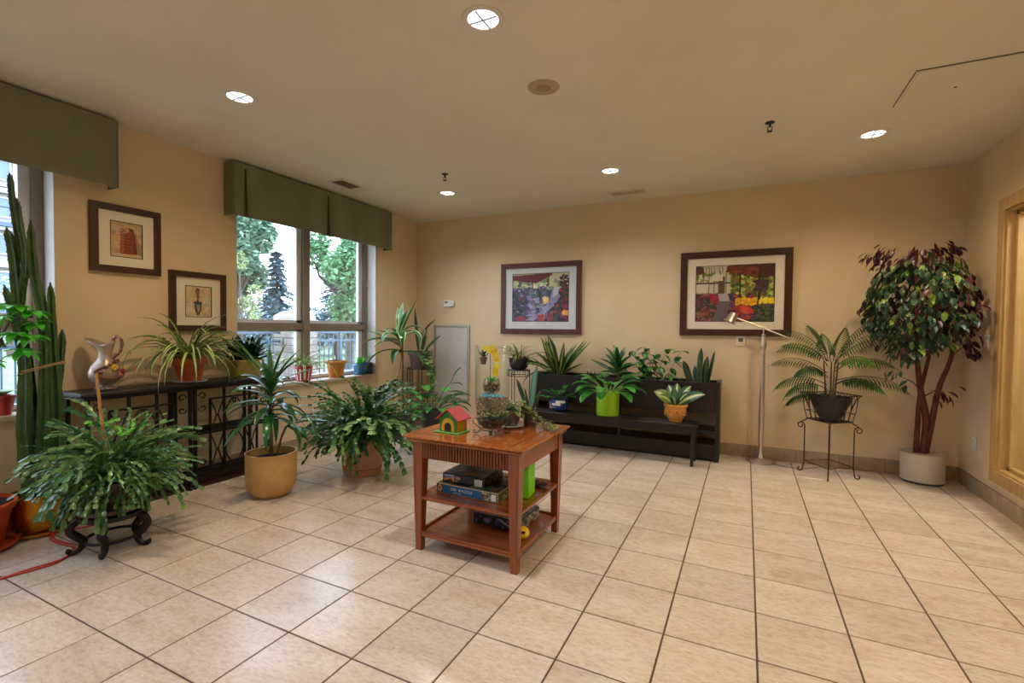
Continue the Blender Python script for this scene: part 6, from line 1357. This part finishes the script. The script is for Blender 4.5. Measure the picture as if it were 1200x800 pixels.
b = MB(); b.tube(bent([(x, y, .006) for x, y in cp], 4), .005, 6); tag(b.build('extension_cord', 'cordred', smooth='all'), 'red extension cord looping on the floor behind the carved stand', 'cord')
b = MB(); b.tube(bent([(x-.018+.01*sin(i*2), y+.016, .006) for i, (x, y) in enumerate(cp[:9])], 4), .004, 6); tag(b.build('extension_cord', 'cordred', smooth='all'), 'thinner red cord running beside the thicker one to the left edge', 'cord')

# =================================================================== CORNER PLANTS
cs = thing('round_plant_stand', 'tall black wire plant stand with round shelves in the far left corner', 'stand', (.29, -.30, 0))
for z, r in ((.72, .155), (.42, .16), (.17, .165)):
    b = MB(); b.tube([(r*cos(a), r*sin(a), z) for a in [2*pi*i/28 for i in range(28)]], .006, 6, closed=True); b.build('ring', 'iron', cs)
b = MB(); b.lathe([(.001, .715), (.15, .715), (.15, .722), (.001, .722)], 28, cap=False); b.build('shelf', 'iron', cs)
b = MB(); b.lathe([(.001, .16), (.162, .16), (.162, .168), (.001, .168)], 28, cap=False); b.build('shelf', 'iron', cs)
for k in range(8): a = 2*pi*k/8; b = MB(); b.tube([(.16*cos(a), .16*sin(a), 0 if k % 2 == 0 else .17), (.155*cos(a), .155*sin(a), .72)], .005, 5); b.build('leg', 'iron', cs)
t = thing('orchid_leaves', 'dark strap leaved plant in a taupe pot on top of the corner stand', 'plant', (.29, -.30, .7225))
pot(t, [(.11, 0), (.135, .16), (.152, .165), (.158, .21), (.155, .215)], 'taupepot', 36, inner=.01)
for a, el, L, wd, dr, bx_ in ((3.9, 1.5, .30, .03, .1, -.03), (2.7, 1.35, .58, .05, -.05, -.02), (.2, 1.25, .36, .036, -.1, .0), (0, .8, .34, .05, .25, .06), (.3, 1.3, .26, .036, -.1, .03)):
    leafobj(t, 'snake', (bx_, 0, .2), a, el, L, wd*1.25, dr, n=8, kind='lance', fold=.3, roll=1.1*(1 if cos(a) > 0 else -1))
leafobj(t, 'snake', (.04, -.01, .45), .0, .75, .26, .055, .2, n=7, kind='lance', fold=.3, roll=1.0)
b = MB(); b.tube([(.03, 0, .2), (.03, 0, .34), (.04, -.01, .46)], .005, 5); b.build('stem', 'greenstake', t)
t = thing('trailing_vine', 'pale green trailing vine hanging from the taupe pot beside the access panel', 'plant', (.43, -.42, .935)); random.seed(15)
for k in range(7):
    x, y, z = 0, 0, 0; pts = [(-.03, .03, .0), (0, 0, .01)]; h_ = random.uniform(-.6, .8); L = random.uniform(.25, .62)
    for i in range(9): x += .02*cos(h_)*(1 if i < 6 else .3); y += .012*sin(h_)-.002; z -= L/9*(.5 if i < 2 else 1.1); pts.append((x, y, z)); h_ += random.uniform(-.4, .4)
    b = MB(); b.tube(pts, .0018, 4); vn = b.build('vine', 'pothos', t)
    for p in pts[1:]: b = MB(); blade(b, p, random.uniform(-2, 1.4), random.uniform(-.3, .6), random.uniform(.06, .095), .06, .9, 4, .2, 'oval'); b.build('vine_leaf', random.choice(['pothos', 'pale_leaf', 'pothos']), vn)
# striped dracaena tied to a stake
t = thing('striped_dracaena', 'striped long leaf plant tied to a green stake before the far corner', 'plant', (.47, -.98, 0))
pot(t, [(.11, 0), (.14, .2), (.155, .205), (.158, .25)], 'darkplastic', 32)
b = MB(); b.tube([(.06, .05, .23), (.055, .04, 1.19)], .0065, 6); b.build('stake', 'greenstake', t)
b = MB(); q = bent([(0, 0, .24), (-.03, -.02, .5), (.02, .02, .74), (.045, .03, .94), (.04, .02, 1.10)]); b.tube(q, .013, 7); b.build('stem', 'bamboo', t, smooth='all')
for a, el, L, wd, dr, z in ((3.2, .35, .34, .055, .3, 1.12), (3.5, .25, .44, .07, .9, 1.08), (3.8, .6, .40, .06, .4, 1.02), (2.4, 1.1, .36, .05, .1, 1.12), (1.4, 1.5, .36, .05, .1, 1.14), (.2, 1.15, .42, .045, .1, 1.14), (.5, 1.0, .36, .05, 2.6, 1.14), (0, .8, .38, .05, 2.9, 1.12), (-.8, .8, .36, .055, 2.8, 1.1), (-1.6, .9, .36, .05, 2.6, 1.08), (3.6, .1, .5, .04, 1.9, .98), (-2.3, .5, .34, .05, 1.9, 1.04), (.1, .3, .36, .04, 2.0, .95), (-1.2, .4, .32, .045, 2.2, .96), (2.9, .9, .3, .045, 1.4, 1.1), (.9, .7, .35, .045, 1.8, 1.1), (-.4, 1.3, .3, .045, .6, 1.14)):
    leafobj(t, 'cornstripe' if z > 1.0 else 'cornleaf', (.04, .02, z), a, el, L*1.08, wd*1.7, dr, n=10, kind='strap', fold=.3, curl=1.3)
# low stool with dark leafy plant behind the birdhouse
t = thing('plant_stool', 'low black plant stool behind the side table on the left', 'stand', (1.16, -1.24, 0))
b = MB(); b.lathe([(.001, .16), (.15, .16), (.155, .17), (.15, .18), (.001, .18)], 28, cap=False); b.build('seat', 'black', t, smooth=True)
for k in range(3): a = 2*pi*k/3+.4; b = MB(); b.tube([(.15*cos(a), .15*sin(a), 0), (.11*cos(a), .11*sin(a), .162)], .011, 6); b.build('leg', 'black', t)
t = thing('broad_leaf_plant', 'broad dark green leaf plant in a black pot behind the birdhouse', 'plant', (1.16, -1.24, .1805))
pot(t, [(.10, 0), (.125, .2), (.13, .205), (.132, .225)], 'darkplastic', 32)
random.seed(71)
for i in range(26):
    a = i*2.399; f0 = i/26; pinned(t, random.choice(['lily', 'darkleaf', 'darkleaf']), (.05*cos(a), .05*sin(a), .22), a, .45+.9*f0, random.uniform(.10, .22), .5, random.uniform(.15, .21), random.uniform(.08, .11), 1.1, 'greenstake', n=7, fold=.25, sr=.004)
b = MB(); b.tube(bent([(0, .0, .22), (.12, .0, .42), (.20, .02, .52), (.235, .02, .60)]), .004, 5); b.build('stem', 'greenstake', t)
leafobj(t, 'darkleaf', (.235, .02, .58), .8, 1.0, .12, .07, .5, n=6, kind='oval'); leafobj(t, 'darkleaf', (.2, .02, .5), -.2, .2, .16, .07, .6, n=6, kind='lance'); leafobj(t, 'darkleaf', (.17, .0, .42), .2, .1, .2, .08, .5, n=6, kind='lance')

# =================================================================== GROUPS OF REPEATS
GR = {'framed_picture_left': '', 'valance': 'green valances over the windows', 'puzzle_box': 'puzzle boxes on the side table', 'street_tree': 'street trees outside the windows', 'spruce_tree': 'spruces beyond the street', 'power_line': 'overhead power lines', 'light_switch': 'light switches on the right wall', 'christmas_cactus': 'potted Christmas cacti', 'extension_cord': 'red cords on the floor', 'spider_plant': 'potted spider plants', 'framed_picture': 'framed pictures on the walls'}
for o in list(C.objects):
    if o.parent is None and 'label' in o and 'group' not in o:
        g = GR.get(o.name.split('.')[0])
        if g: o['group'] = g
